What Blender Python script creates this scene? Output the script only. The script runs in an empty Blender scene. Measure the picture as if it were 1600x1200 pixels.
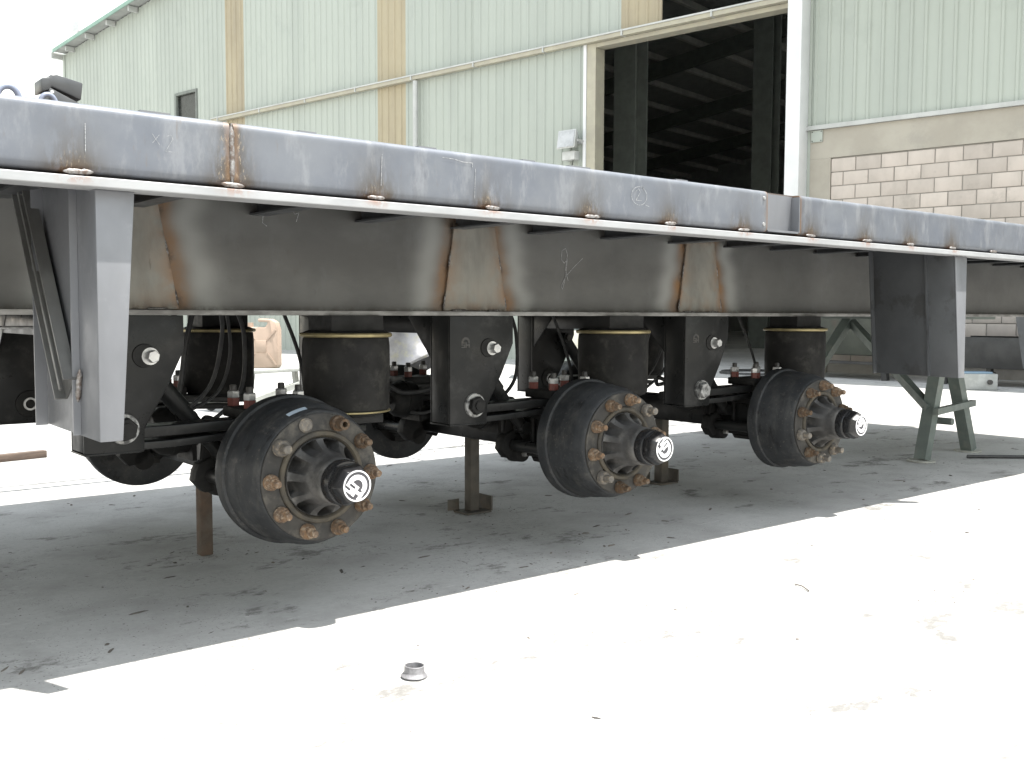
import bpy, bmesh, math, random
from math import sin, cos, pi, radians
from mathutils import Vector, Matrix, noise

random.seed(7)
scene = bpy.context.scene
COL = scene.collection

# ------------------------------------------------------------------ camera
CAM_H = 0.909
yaw, pit, roll = radians(39.18), radians(3.96), radians(0.2)
F = Vector((sin(yaw)*cos(pit), cos(yaw)*cos(pit), -sin(pit)))
R0 = Vector((cos(yaw), -sin(yaw), 0)); U0 = R0.cross(F)
RR = R0*cos(roll)+U0*sin(roll); UU = U0*cos(roll)-R0*sin(roll)
cd = bpy.data.cameras.new('camera'); cam = bpy.data.objects.new('camera', cd); COL.objects.link(cam)
m = Matrix((RR, UU, -F)).transposed().to_4x4(); m.translation = (0, 0, CAM_H)
cam.matrix_world = m
cd.sensor_width = 36; cd.sensor_fit = 'HORIZONTAL'; cd.lens = 36*1580/1600
cd.clip_start = 0.05; cd.clip_end = 3000
scene.camera = cam

# ------------------------------------------------------------------ sky, sun, exposure
SUN = Vector((0.15, -0.24, 1.0)).normalized()
elev = math.asin(SUN.z); az = math.atan2(SUN.x, SUN.y)
w = bpy.data.worlds.new('World'); scene.world = w; w.use_nodes = True
nt = w.node_tree
sky = nt.nodes.new('ShaderNodeTexSky'); sky.sky_type = 'NISHITA'; sky.sun_disc = False
sky.sun_elevation = elev; sky.sun_rotation = az
sky.air_density = 2.6; sky.dust_density = 1.0; sky.ozone_density = 1.0
bg = nt.nodes['Background']; bg.inputs['Strength'].default_value = 0.15
hs = nt.nodes.new('ShaderNodeHueSaturation'); hs.inputs['Saturation'].default_value = .38   # hazy, nearly white sky
nt.links.new(sky.outputs[0], hs.inputs['Color']); nt.links.new(hs.outputs[0], bg.inputs['Color'])
sd = bpy.data.lights.new('sun', 'SUN'); sd.energy = 4.6; sd.angle = radians(0.55); sd.color = (1, 0.965, 0.91)
sun = bpy.data.objects.new('sun', sd); COL.objects.link(sun)
sun.rotation_euler = (-SUN).to_track_quat('-Z', 'Y').to_euler(); sun.location = (0, 0, 30)
scene.view_settings.view_transform = 'Standard'; scene.view_settings.look = 'None'
scene.view_settings.gamma = 1.0; scene.view_settings.use_curve_mapping = False
scene.view_settings.exposure = 1.22
scene.cycles.max_bounces = 10; scene.cycles.diffuse_bounces = 6

# ------------------------------------------------------------------ materials
def hexc(c): return (c[0], c[1], c[2], 1)
class NT:
    def __init__(s, name):
        s.m = bpy.data.materials.new(name); s.m.use_nodes = True
        s.t = s.m.node_tree; s.b = s.t.nodes['Principled BSDF']
        s.tc = s.n('ShaderNodeTexCoord')
        oi = s.n('ShaderNodeObjectInfo'); ml = s.n('ShaderNodeMath', operation='MULTIPLY'); ml.inputs[1].default_value = 23.
        s.l(oi.outputs['Random'], ml.inputs[0]); va = s.n('ShaderNodeVectorMath', operation='ADD')
        s.l(s.tc.outputs['Object'], va.inputs[0]); s.l(ml.outputs[0], va.inputs[1]); s.oc = va.outputs[0]
    def n(s, typ, **kw):
        o = s.t.nodes.new(typ)
        for k, v in kw.items(): setattr(o, k, v)
        return o
    def l(s, a, b): s.t.links.new(a, b)
    def noise(s, scale, detail=5, rough=.6, vec=None, stretch=None, coord='Object'):
        v = vec or s.oc
        if stretch:
            mp = s.n('ShaderNodeMapping'); mp.inputs['Scale'].default_value = stretch
            s.l(v, mp.inputs['Vector']); v = mp.outputs[0]
        o = s.n('ShaderNodeTexNoise'); o.inputs['Scale'].default_value = scale
        o.inputs['Detail'].default_value = detail; o.inputs['Roughness'].default_value = rough
        s.l(v, o.inputs['Vector']); return o.outputs['Fac']
    def ramp(s, fac, a, b, lo=0., hi=1.):
        o = s.n('ShaderNodeMapRange'); o.inputs['From Min'].default_value = a; o.inputs['From Max'].default_value = b
        o.inputs['To Min'].default_value = lo; o.inputs['To Max'].default_value = hi
        o.interpolation_type = 'SMOOTHSTEP'; s.l(fac, o.inputs['Value']); return o.outputs[0]
    def math(s, op, a, b=None):
        o = s.n('ShaderNodeMath', operation=op)
        for i, x in enumerate((a, b)):
            if x is None: continue
            if isinstance(x, (int, float)): o.inputs[i].default_value = x
            else: s.l(x, o.inputs[i])
        return o.outputs[0]
    def mix(s, fac, a, b, blend='MIX'):
        o = s.n('ShaderNodeMix', data_type='RGBA', blend_type=blend)
        if isinstance(fac, (int, float)): o.inputs[0].default_value = fac
        else: s.l(fac, o.inputs[0])
        for i, x in ((6, a), (7, b)):
            if isinstance(x, tuple): o.inputs[i].default_value = hexc(x)
            else: s.l(x, o.inputs[i])
        return o.outputs[2]
    def attr(s, name):
        o = s.n('ShaderNodeAttribute', attribute_name=name)
        q = s.n('ShaderNodeSeparateColor'); s.l(o.outputs['Color'], q.inputs[0]); return q.outputs
    def bump(s, fac, strength=.2, dist=.002):
        o = s.n('ShaderNodeBump'); o.inputs['Strength'].default_value = strength; o.inputs['Distance'].default_value = dist
        s.l(fac, o.inputs['Height']); s.l(o.outputs[0], s.b.inputs['Normal'])
    def fin(s, col, rough=.6, metal=0., spec=None):
        if isinstance(col, tuple): s.b.inputs['Base Color'].default_value = hexc(col)
        else: s.l(col, s.b.inputs['Base Color'])
        if isinstance(rough, (int, float)): s.b.inputs['Roughness'].default_value = rough
        else: s.l(rough, s.b.inputs['Roughness'])
        s.b.inputs['Metallic'].default_value = metal
        if spec is not None: s.b.inputs['Specular IOR Level'].default_value = spec
        return s.m
    def rnd(s):
        return s.n('ShaderNodeObjectInfo').outputs['Random']

M = {}
def simple(key, c1, c2, scale=8, rough=.6, metal=0., bump=None, var=0., dust=None, stretch=None, lo=.35, hi=.65, spec=None):
    t = NT(key)
    col = t.mix(t.ramp(t.noise(scale, stretch=stretch), lo, hi), c1, c2)
    if dust:
        dc, ds, a, b, amt = dust
        col = t.mix(t.math('MULTIPLY', t.ramp(t.noise(ds, 6, .7), a, b), amt), col, dc)
    if var:
        v = t.math('ADD', t.math('MULTIPLY', t.rnd(), var), 1-var/2)
        cc = t.n('ShaderNodeCombineColor')
        for i in range(3): t.l(v, cc.inputs[i])
        col = t.mix(1.0, col, cc.outputs[0], 'MULTIPLY')
    if bump: t.bump(t.noise(bump[0], 6, .65), bump[1], bump[2] if len(bump) > 2 else .002)
    rg = t.ramp(t.noise(scale*2.3), .3, .7, max(0, rough-.1), min(1, rough+.1))
    M[key] = t.fin(col, rg, metal, spec)
    return M[key]

# ground concrete
t = NT('concrete_ground')
big = t.noise(.55, 4, .55); mid = t.noise(3.2, 7, .65); fine = t.noise(55, 6, .75)
col = t.mix(t.ramp(big, .35, .68), (.46, .455, .44), (.37, .365, .352))
col = t.mix(t.math('MULTIPLY', t.ramp(mid, .42, .72), .7), col, (.29, .282, .27))
col = t.mix(t.math('MULTIPLY', t.ramp(t.noise(1.4, 8, .72), .56, .68), .55), col, (.50, .495, .48))
col = t.mix(t.math('MULTIPLY', t.ramp(t.noise(2.1, 5, .6, stretch=(1, 1.7, 1)), .66, .74), .7), col, (.16, .15, .135))
spk = t.n('ShaderNodeTexVoronoi'); spk.inputs['Scale'].default_value = 21; t.l(t.tc.outputs['Object'], spk.inputs['Vector'])
col = t.mix(t.math('MULTIPLY', t.ramp(spk.outputs['Distance'], .11, .05), t.ramp(t.noise(2.2), .48, .62)), col, (.10, .095, .09))
sp2 = t.n('ShaderNodeTexVoronoi'); sp2.inputs['Scale'].default_value = 58; t.l(t.tc.outputs['Object'], sp2.inputs['Vector'])
col = t.mix(t.math('MULTIPLY', t.ramp(sp2.outputs['Distance'], .16, .08), t.ramp(t.noise(1.3, 4), .46, .60)), col, (.13, .12, .11))
smg = t.noise(2.6, 9, .78, stretch=(1, 1.6, 1))
col = t.mix(t.math('MULTIPLY', t.ramp(smg, .555, .65), .8), col, (.11, .105, .095))
pit = t.math('MULTIPLY', t.ramp(t.noise(30, 5, .8), .56, .64), t.ramp(t.noise(1.7, 5, .6), .50, .60))
col = t.mix(t.math('MULTIPLY', pit, .8), col, (.15, .14, .13))
gr = t.math('MULTIPLY', t.ramp(t.noise(150, 3, .7), .60, .66), t.ramp(t.noise(4.5, 6, .7), .47, .60))
col = t.mix(t.math('MULTIPLY', gr, .8), col, (.08, .075, .07))
scr = t.noise(5.5, 6, .8, stretch=(.8, 5, 1))
col = t.mix(t.math('MULTIPLY', t.ramp(scr, .615, .69), .65), col, (.60, .59, .57))
col = t.mix(t.math('MULTIPLY', t.ramp(fine, .35, .7), .35), col, (.30, .295, .285))
hgt = t.math('ADD', t.math('MULTIPLY', mid, .7), t.math('MULTIPLY', fine, .3))
t.bump(hgt, .35, .01)
M['ground'] = t.fin(col, .9, 0, .3)

# side rail: bluish mill-scale steel, weld smut and spatter above the tack welds
t = NT('rail_steel')
st = t.attr('stain')
col = t.mix(t.ramp(t.noise(5.5, 6, .6), .3, .7), (.118, .129, .152), (.150, .160, .178))
col = t.mix(t.math('MULTIPLY', t.ramp(t.noise(14, 6, .7, stretch=(1, 1, .35)), .5, .68), .5), col, (.235, .242, .255))
col = t.mix(t.math('MULTIPLY', t.ramp(t.noise(9, 6, .72, stretch=(1.6, 1, .5)), .58, .72), .55), col, (.095, .10, .115))
col = t.mix(t.math('MULTIPLY', t.ramp(t.noise(26, 6, .75, stretch=(1.8, 1, .3)), .60, .70), .45), col, (.135, .115, .10))
sm = t.math('MULTIPLY', st[0], t.ramp(t.noise(22, 6, .72, stretch=(1.6, 1, .5)), .28, .58))
col = t.mix(t.math('MULTIPLY', sm, .9), col, (.06, .048, .035))
sp = t.math('MULTIPLY', t.ramp(st[2], .12, .6), t.ramp(t.noise(120, 4, .7, stretch=(1.5, 1, .5)), .565, .62))
col = t.mix(t.math('MULTIPLY', sp, .8), col, (.27, .225, .17))
col = t.mix(t.math('MULTIPLY', st[1], .8), col, (.22, .105, .03))
t.bump(t.noise(30, 6, .6), .12, .001)
M['rail'] = t.fin(col, t.ramp(t.noise(12), .3, .7, .38, .58), .25, .5)

# light flange edge
t = NT('flange_steel')
st = t.attr('stain')
col = t.mix(t.ramp(t.noise(6, 5, .6, stretch=(1, 1, 3)), .35, .7), (.34, .345, .35), (.28, .285, .29))
col = t.mix(t.math('MULTIPLY', t.ramp(t.noise(45, 5, .7), .6, .7), .35), col, (.35, .32, .30))
col = t.mix(t.math('MULTIPLY', st[0], t.ramp(t.noise(60, 5, .7), .4, .55)), col, (.26, .15, .11))
M['flange'] = t.fin(col, .55, .1)

# main beam web
t = NT('web_steel')
st = t.attr('stain')
col = t.mix(t.ramp(t.noise(2.2, 5, .6, stretch=(1, 1, 2.2)), .32, .68), (.098, .098, .094), (.070, .0695, .067))
col = t.mix(t.math('MULTIPLY', t.ramp(t.noise(5, 7, .7, stretch=(1, 1, .5)), .52, .74), .5), col, (.122, .127, .130))
col = t.mix(t.math('MULTIPLY', t.ramp(t.noise(22, 6, .75), .6, .72), .5), col, (.06, .055, .05))
col = t.mix(t.math('MULTIPLY', st[1], .75), col, (.25, .256, .245))
n1 = t.ramp(t.noise(11, 5, .65), .3, .65, .45, 1)
col = t.mix(t.math('MULTIPLY', st[0], n1), col, (.185, .092, .030))
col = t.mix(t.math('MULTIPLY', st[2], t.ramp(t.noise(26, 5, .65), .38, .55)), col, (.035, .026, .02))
t.bump(t.noise(18, 6, .6), .1, .001)
M['web'] = t.fin(col, t.ramp(t.noise(6), .3, .7, .42, .6), .2)

# gusset plates, heat tinted
t = NT('gusset_steel')
st = t.attr('stain')
col = t.mix(t.ramp(t.noise(7, 6, .65, stretch=(1.5, 1, .5)), .35, .68), (.195, .193, .172), (.14, .139, .125))
col = t.mix(t.math('MULTIPLY', t.ramp(t.noise(30, 6, .8, stretch=(1.6, 1, .25)), .60, .68), .7), col, (.09, .085, .075))
col = t.mix(t.math('MULTIPLY', st[0], t.ramp(t.noise(14, 5, .6), .32, .6)), col, (.20, .115, .06))
col = t.mix(t.math('MULTIPLY', st[2], t.ramp(t.noise(40, 5, .6), .35, .55)), col, (.04, .03, .022))
t.bump(t.noise(25, 6, .6), .15, .001)
M['gusset'] = t.fin(col, .5, .2)

simple('beam_edge', (.24, .236, .228), (.12, .116, .11), 9, .55, .3, (60, .3), stretch=(1, 1, 3))
simple('bracket', (.195, .20, .215), (.155, .16, .172), 4, .42, .3, (25, .06, .001), stretch=(1, 1, .4), dust=((.27, .27, .28), 9, .55, .75, .4))
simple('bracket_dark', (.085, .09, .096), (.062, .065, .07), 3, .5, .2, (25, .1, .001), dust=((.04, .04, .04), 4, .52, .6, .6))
simple('brace', (.17, .17, .165), (.11, .11, .107), 7, .5, .3, (30, .15), stretch=(1, 1, .5), dust=((.10, .09, .08), 6, .55, .7, .6))
simple('black_paint', (.012, .0125, .0125), (.017, .017, .017), 6, .36, 0, (80, .05, .001), dust=((.085, .083, .08), 9, .5, .76, .34), spec=.2)
simple('black_rough', (.011, .011, .011), (.018, .0175, .017), 12, .6, 0, (60, .3), dust=((.07, .066, .06), 9, .52, .8, .35), spec=.2)
t = NT('drum')
col = t.mix(t.ramp(t.noise(5, 5, .6), .35, .65), (.020, .0215, .0235), (.036, .038, .041))
col = t.mix(t.math('MULTIPLY', t.ramp(t.noise(6, 7, .72, stretch=(1, 2.2, 1)), .47, .70), .45), col, (.080, .077, .072))
col = t.mix(t.math('MULTIPLY', t.ramp(t.noise(13, 7, .75, stretch=(1, .6, 1)), .56, .72), .4), col, (.125, .118, .108))
col = t.mix(t.math('MULTIPLY', t.ramp(t.noise(9, 6, .7, stretch=(1, 3, 1)), .58, .66), .75), col, (.012, .012, .013))
col = t.mix(t.math('MULTIPLY', t.ramp(t.noise(90, 4, .7), .60, .70), .35), col, (.16, .14, .12))
t.bump(t.noise(70, 6, .65), .15, .001)
M['drum'] = t.fin(col, t.ramp(t.noise(11), .3, .7, .42, .68), 0, .25)
simple('hub_iron', (.062, .061, .061), (.040, .039, .038), 11, .55, .1, (60, .25), dust=((.165, .158, .148), 9, .45, .68, .65), spec=.3)
simple('hub_face', (.050, .047, .043), (.034, .033, .032), 11, .6, .05, (70, .25), dust=((.125, .113, .095), 12, .48, .68, .6), spec=.25)
simple('hub_lip', (.085, .073, .055), (.05, .046, .040), 16, .65, .1, (70, .25), spec=.25)
simple('rust_stud', (.150, .094, .056), (.09, .066, .05), 70, .8, 0, (220, .5), var=.8, dust=((.25, .205, .155), 80, .48, .66, .75), spec=.2)
simple('stud_grey', (.17, .155, .135), (.11, .10, .09), 60, .7, .2, (220, .4), var=.4, dust=((.34, .27, .19), 90, .5, .65, .6))
simple('cap_black', (.012, .012, .013), (.016, .016, .017), 9, .22, 0, None)
simple('emblem_white', (.86, .86, .86), (.83, .83, .83), 9, .45)
simple('emblem_back', (.05, .048, .055), (.05, .048, .055), 9, .35)
simple('rubber', (.011, .0105, .0105), (.018, .0175, .0165), 6, .72, 0, (90, .2, .001), dust=((.12, .115, .10), 13, .48, .76, .27), spec=.2)
simple('brass', (.36, .30, .155), (.24, .20, .11), 14, .42, .6, (60, .2))
simple('zinc', (.55, .55, .54), (.42, .42, .42), 30, .38, .7, (120, .2))
simple('red_paint', (.15, .040, .030), (.10, .030, .024), 40, .55)
simple('dark_end', (.03, .03, .03), (.05, .045, .04), 40, .6)
simple('chipped_ring', (.34, .34, .335), (.05, .05, .05), 34, .5, .3, lo=.40, hi=.62)
simple('weld', (.30, .295, .29), (.13, .10, .085), 90, .45, .5, (160, .6))
simple('weld_dark', (.22, .215, .21), (.06, .05, .045), 90, .45, .5, (160, .6))
simple('spatter', (.48, .47, .46), (.25, .22, .19), 70, .5, .4)
simple('deck', (.14, .11, .095), (.10, .08, .075), 6, .7)
simple('chalk', (.34, .34, .345), (.17, .18, .19), 160, .9, lo=.42, hi=.6)
simple('rust_bar', (.10, .066, .045), (.07, .052, .04), 14, .8, 0, (60, .4), dust=((.12, .105, .088), 10, .45, .7, .6))
simple('grey_post', (.095, .085, .072), (.07, .064, .056), 12, .7, .1, (60, .3), dust=((.14, .11, .08), 8, .5, .7, .5))
simple('trestle_paint', (.13, .155, .14), (.105, .125, .115), 8, .55, 0, (50, .2), dust=((.22, .215, .19), 12, .5, .75, .5))
simple('foot_plate', (.40, .40, .36), (.30, .30, .27), 20, .7)
simple('ring_steel', (.24, .236, .245), (.17, .166, .172), 60, .6, .2)
simple('green_sheet', (.36, .392, .352), (.325, .355, .32), 1.2, .5, 0, None, var=.05, dust=((.26, .285, .26), 1.1, .55, .8, .45), stretch=(1, 1, .15))
simple('beige_sheet', (.345, .30, .205), (.29, .25, .175), 2, .55, 0, None, var=.04, stretch=(1, 1, .2), dust=((.27, .235, .165), 1.5, .5, .8, .5))
simple('trim_cream', (.38, .36, .28), (.33, .31, .25), 3, .6, dust=((.40, .38, .30), 4, .55, .75, .5))
simple('trim_grey', (.46, .47, .46), (.40, .41, .40), 3, .55, .1, dust=((.33, .33, .32), 4, .5, .75, .5))
simple('trim_white', (.66, .67, .68), (.60, .61, .62), 2, .5, 0, None, dust=((.42, .42, .42), 3, .6, .8, .5))
simple('roof_green', (.22, .34, .28), (.19, .30, .25), 3, .5)
simple('plaster', (.38, .355, .305), (.33, .305, .26), 1.6, .9, 0, (25, .3), dust=((.28, .265, .235), 2.2, .5, .75, .6))
simple('block', (.50, .445, .40), (.43, .385, .345), 3.0, .92, 0, (60, .4), var=.2, dust=((.30, .275, .245), 2.6, .54, .74, .6), stretch=(1, 1, .5))
simple('mortar', (.30, .285, .26), (.25, .24, .22), 6, .95, 0, (40, .3))
simple('inner_steel', (.16, .18, .16), (.13, .14, .13), 4, .6)
simple('inner_sheet', (.34, .35, .34), (.28, .29, .28), 3, .6)
simple('purlin', (.55, .55, .52), (.45, .45, .43), 3, .6)
simple('lamp_grey', (.50, .51, .50), (.43, .44, .43), 8, .45, .1)
simple('lamp_glass', (.45, .46, .47), (.36, .37, .38), 6, .2)
simple('window_dark', (.03, .032, .03), (.02, .022, .02), 5, .25)
simple('plastic_black', (.045, .047, .05), (.06, .062, .064), 9, .4)
simple('hose', (.22, .25, .32), (.17, .19, .25), 20, .5)
simple('jerry', (.40, .30, .235), (.35, .265, .205), 5, .55)
simple('white_paint', (.36, .37, .345), (.28, .29, .27), 8, .5, dust=((.17, .175, .155), 10, .55, .7, .6))
simple('rim_silver', (.20, .20, .205), (.14, .14, .145), 8, .4, .35, dust=((.22, .21, .13), 12, .5, .7, .5))
simple('tyre', (.03, .03, .03), (.05, .048, .045), 10, .8, 0, (40, .3))
simple('machine_blue', (.42, .50, .56), (.36, .43, .50), 5, .4)
simple('machine_cream', (.52, .50, .42), (.46, .44, .38), 5, .5)
simple('olive', (.040, .045, .034), (.028, .032, .025), 4, .6, 0, (20, .2), dust=((.06, .035, .025), 3, .55, .7, .5))
simple('dark_frame', (.035, .035, .035), (.025, .025, .025), 4, .55, .1)
simple('sign_green', (.02, .20, .09), (.02, .17, .08), 5, .5)
simple('battery', (.36, .37, .36), (.28, .29, .28), 10, .4)
simple('battery_blue', (.16, .24, .32), (.16, .24, .32), 10, .4)
simple('wood', (.12, .088, .068), (.085, .063, .05), 20, .85, 0, (60, .4), stretch=(.3, 4, 4))
simple('cable', (.03, .03, .032), (.045, .045, .045), 20, .6)
simple('debris', (.055, .05, .045), (.16, .14, .12), 3, .9)
simple('galv', (.55, .56, .57), (.48, .49, .50), 6, .5, .2)

# ------------------------------------------------------------------ mesh helpers
class MB:
    def __init__(s): s.v = []; s.f = []
    def add(s, vs, fs):
        o = len(s.v); s.v += [tuple(x) for x in vs]; s.f += [tuple(i+o for i in q) for q in fs]
    def box(s, x0, x1, y0, y1, z0, z1):
        s.add([(x0,y0,z0),(x1,y0,z0),(x1,y1,z0),(x0,y1,z0),(x0,y0,z1),(x1,y0,z1),(x1,y1,z1),(x0,y1,z1)],
              [(0,3,2,1),(4,5,6,7),(0,1,5,4),(1,2,6,5),(2,3,7,6),(3,0,4,7)]); return s
    def hexa(s, p):  # 8 points bottom 4, top 4
        s.add(p, [(0,3,2,1),(4,5,6,7),(0,1,5,4),(1,2,6,5),(2,3,7,6),(3,0,4,7)]); return s
    def bar(s, a, b, w, h, up=(0,0,1)):
        a = Vector(a); b = Vector(b); d = (b-a).normalized(); u = Vector(up)
        if abs(d.dot(u)) > .98: u = Vector((1,0,0))
        r = d.cross(u).normalized(); u = r.cross(d).normalized()
        p = [a+r*i*w/2+u*j*h/2 for i, j in ((-1,-1),(1,-1),(1,1),(-1,1))]+[b+r*i*w/2+u*j*h/2 for i, j in ((-1,-1),(1,-1),(1,1),(-1,1))]
        return s.hexa(p)
    def prism(s, poly, axis, a, b):  # poly in the two other axes, extruded from a to b along axis
        n = len(poly)
        def P(q, c):
            return (c, q[0], q[1]) if axis == 0 else (q[0], c, q[1]) if axis == 1 else (q[0], q[1], c)
        vs = [P(q, a) for q in poly]+[P(q, b) for q in poly]
        s.add(vs, [tuple(range(n))[::-1], tuple(range(n, 2*n))]+[(i, (i+1) % n, n+(i+1) % n, n+i) for i in range(n)]); return s
    def lathe(s, prof, c=(0,0,0), axis=2, seg=32, closed=False, hexat=None, rot=0.):
        # prof: list of (radius, position along axis)
        n = len(prof); vs = []
        for k in range(seg):
            a = 2*pi*k/seg+rot
            for r, h in prof:
                if axis == 2: p = (c[0]+r*cos(a), c[1]+r*sin(a), c[2]+h)
                elif axis == 1: p = (c[0]+r*cos(a), c[1]+h, c[2]+r*sin(a))
                else: p = (c[0]+h, c[1]+r*cos(a), c[2]+r*sin(a))
                vs.append(p)
        fs = []
        for k in range(seg):
            k2 = (k+1) % seg
            for i in range(n-1): fs.append((k*n+i, k2*n+i, k2*n+i+1, k*n+i+1))
            if closed: fs.append((k*n+n-1, k2*n+n-1, k2*n, k*n))
        if not closed:
            fs.append(tuple(k*n for k in range(seg))[::-1]); fs.append(tuple(k*n+n-1 for k in range(seg)))
        s.add(vs, fs); return s
    def tube(s, pts, r, seg=10):
        pts = [Vector(p) for p in pts]; n = len(pts); vs = []
        rs = r if isinstance(r, (list, tuple)) else [r]*n
        prev = None
        for i, p in enumerate(pts):
            d = (pts[min(i+1, n-1)]-pts[max(i-1, 0)]).normalized()
            u = prev if prev is not None else (Vector((0,0,1)) if abs(d.z) < .9 else Vector((1,0,0)))
            rr = d.cross(u).normalized(); u = rr.cross(d).normalized(); prev = u
            for k in range(seg):
                a = 2*pi*k/seg; vs.append(p+rr*cos(a)*rs[i]+u*sin(a)*rs[i])
        fs = [(i*seg+k, i*seg+(k+1) % seg, (i+1)*seg+(k+1) % seg, (i+1)*seg+k) for i in range(n-1) for k in range(seg)]
        fs += [tuple(range(seg))[::-1], tuple((n-1)*seg+k for k in range(seg))]
        s.add(vs, fs); return s
    def mesh(s, name, mat, smooth=None, bevel=0):
        me = bpy.data.meshes.new(name); me.from_pydata(s.v, [], s.f)
        bm = bmesh.new(); bm.from_mesh(me)
        bmesh.ops.recalc_face_normals(bm, faces=bm.faces)
        if bevel:
            es = [e for e in bm.edges if len(e.link_faces) == 2 and e.calc_face_angle(0) > .5]
            bmesh.ops.bevel(bm, geom=es, offset=bevel, segments=2, affect='EDGES', profile=.5, clamp_overlap=True)
            smooth = smooth or 40
        bm.to_mesh(me); bm.free()
        me.materials.append(M[mat])
        if smooth:
            me.polygons.foreach_set('use_smooth', [True]*len(me.polygons)); me.set_sharp_from_angle(angle=radians(smooth))
        me.update(); return me
    def build(s, name, mat, parent=None, smooth=None, bevel=0, label=None):
        return obj(name, s.mesh(name, mat, smooth, bevel), parent, label)
def obj(name, me, parent=None, label=None):
    o = bpy.data.objects.new(name, me); COL.objects.link(o)
    if parent: o.parent = parent
    if label: o['label'] = label
    return o
def thing(name, label, cat, loc=(0,0,0), rz=0., group=None):
    o = bpy.data.objects.new(name, None); COL.objects.link(o); o.location = loc; o.rotation_euler = (0,0,rz)
    o.empty_display_size = .1
    return tag(o, label, cat, group)
def tag(o, label, cat, group=None):
    o['label'] = label; o['category'] = cat
    if group: o['group'] = group
    return o
def nz(x, y=0., z=0.): return noise.noise(Vector((x, y, z)))
def stain(me, fn):
    a = me.color_attributes.new('stain', 'FLOAT_COLOR', 'POINT')
    buf = []
    for v in me.vertices:
        c = fn(*v.co); buf += [min(1, max(0, c[0])), min(1, max(0, c[1])), min(1, max(0, c[2])), 1]
    a.data.foreach_set('color', buf)

# ------------------------------------------------------------------ ground
gm = MB(); gm.add([(-600,-600,0),(900,-600,0),(900,900,0),(-600,900,0)], [(0,1,2,3)])
g = gm.build('ground', 'ground'); g['kind'] = 'structure'

# ================================================================== WAREHOUSE
phi = radians(39.18+40.5); DW = 15.4
wh = thing('warehouse', 'pale green corrugated metal warehouse with large open doorway', 'warehouse', (0,0,0), -phi)
def roofz(t): return 8.98+.13*(t+31.75) if t < -8 else 8.98+.13*23.75-.13*(t+8)
def sheet(t0, t1, zb, zt, mat, name='cladding_sheet', pitch=.21, n0=DW):
    """ribbed sheet facing -n; zb, zt are functions of t or numbers"""
    fb = zb if callable(zb) else (lambda q: zb); ft = zt if callable(zt) else (lambda q: zt)
    prof = []; k0 = math.floor(t0/pitch)
    ts = set([t0, t1])
    prof = [(t0, 0.)]
    k = k0
    while k*pitch < t1:
        for dt, d in ((.0, 0), (.018, -.021), (.05, -.021), (.068, 0)):
            q = k*pitch+dt
            if t0+.002 < q < t1-.002: prof.append((q, d))
        k += 1
    prof.append((t1, 0.))
    mb = MB(); n = len(prof)
    vs = [(q, n0+d, fb(q)) for q, d in prof]+[(q, n0+d, ft(q)) for q, d in prof]
    vs += [(q, n0+.03, fb(q)) for q, d in prof]+[(q, n0+.03, ft(q)) for q, d in prof]
    fs = [(i, i+1, n+i+1, n+i) for i in range(n-1)]+[(2*n+i+1, 2*n+i, 3*n+i, 3*n+i+1) for i in range(n-1)]
    fs += [(i, 2*n+i, 2*n+i+1, i+1) for i in range(n-1)]+[(n+i, n+i+1, 3*n+i+1, 3*n+i) for i in range(n-1)]
    fs += [(0, n, 3*n, 2*n), (n-1, 3*n-1, 4*n-1, 2*n-1)]
    mb.add(vs, fs)
    return mb.build(name, mat, wh)
TZ = 5.90     # door track height
rz = lambda q: roofz(q)-.06
brk = [-31.5]
special = [(-22.9,-22.1), (-17.1,-16.2)]
# cells left of the door
marks = sorted(set([-31.5, -25.27, -24.24, -22.9, -22.1, -17.1, -16.2, -11.30]))
for a, b in zip(marks, marks[1:]):
    n = max(1, round((b-a)/1.05)); st_ = (b-a)/n
    for i in range(n):
        t0, t1 = a+i*st_, a+(i+1)*st_
        if (a, b) == (-25.27, -24.24):
            sheet(t0, t1, 0, 5.4, 'green_sheet'); sheet(t0, t1, 6.86, rz, 'green_sheet'); continue
        be = (a, b) in special
        sheet(t0, t1, 0, rz, 'beige_sheet' if be else 'green_sheet', 'translucent_sheet' if be else 'cladding_sheet')
sheet(-11.30, -10.6, TZ, rz, 'green_sheet')
sheet(-10.6, -9.75, TZ, rz, 'beige_sheet', 'translucent_sheet')
for i in range(3): sheet(-9.75+i*.9333, -9.75+(i+1)*.9333, 7.4, rz, 'green_sheet')
# right wall cladding
for i in range(20): sheet(-6.95+i*1.05, -6.95+(i+1)*1.05, 3.88, rz, 'green_sheet')
# canopy over the right-hand wall, unseen, added to shade the yard
MB().hexa([(-6.9,DW-1.7,7.45),(15,DW-1.7,7.45),(15,DW-.03,7.75),(-6.9,DW-.03,7.75),(-6.9,DW-1.7,7.5),(15,DW-1.7,7.5),(15,DW-.03,7.8),(-6.9,DW-.03,7.8)]).build('shade_canopy', 'roof_green', wh)
# window
wo = MB().box(-25.27,-24.24,DW+.05,DW+.09,5.4,6.86).build('window', 'window_dark', wh)
wf = MB()
for q in ((-25.29,-25.22,5.38,6.88),(-24.29,-24.22,5.38,6.88)): wf.box(q[0],q[1],DW-.03,DW+.04,q[2],q[3])
wf.box(-25.22,-24.29,DW-.03,DW+.04,6.81,6.88); wf.box(-25.22,-24.29,DW-.03,DW+.04,5.38,5.45)
wf.build('window_frame', 'inner_steel', wo)
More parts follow.
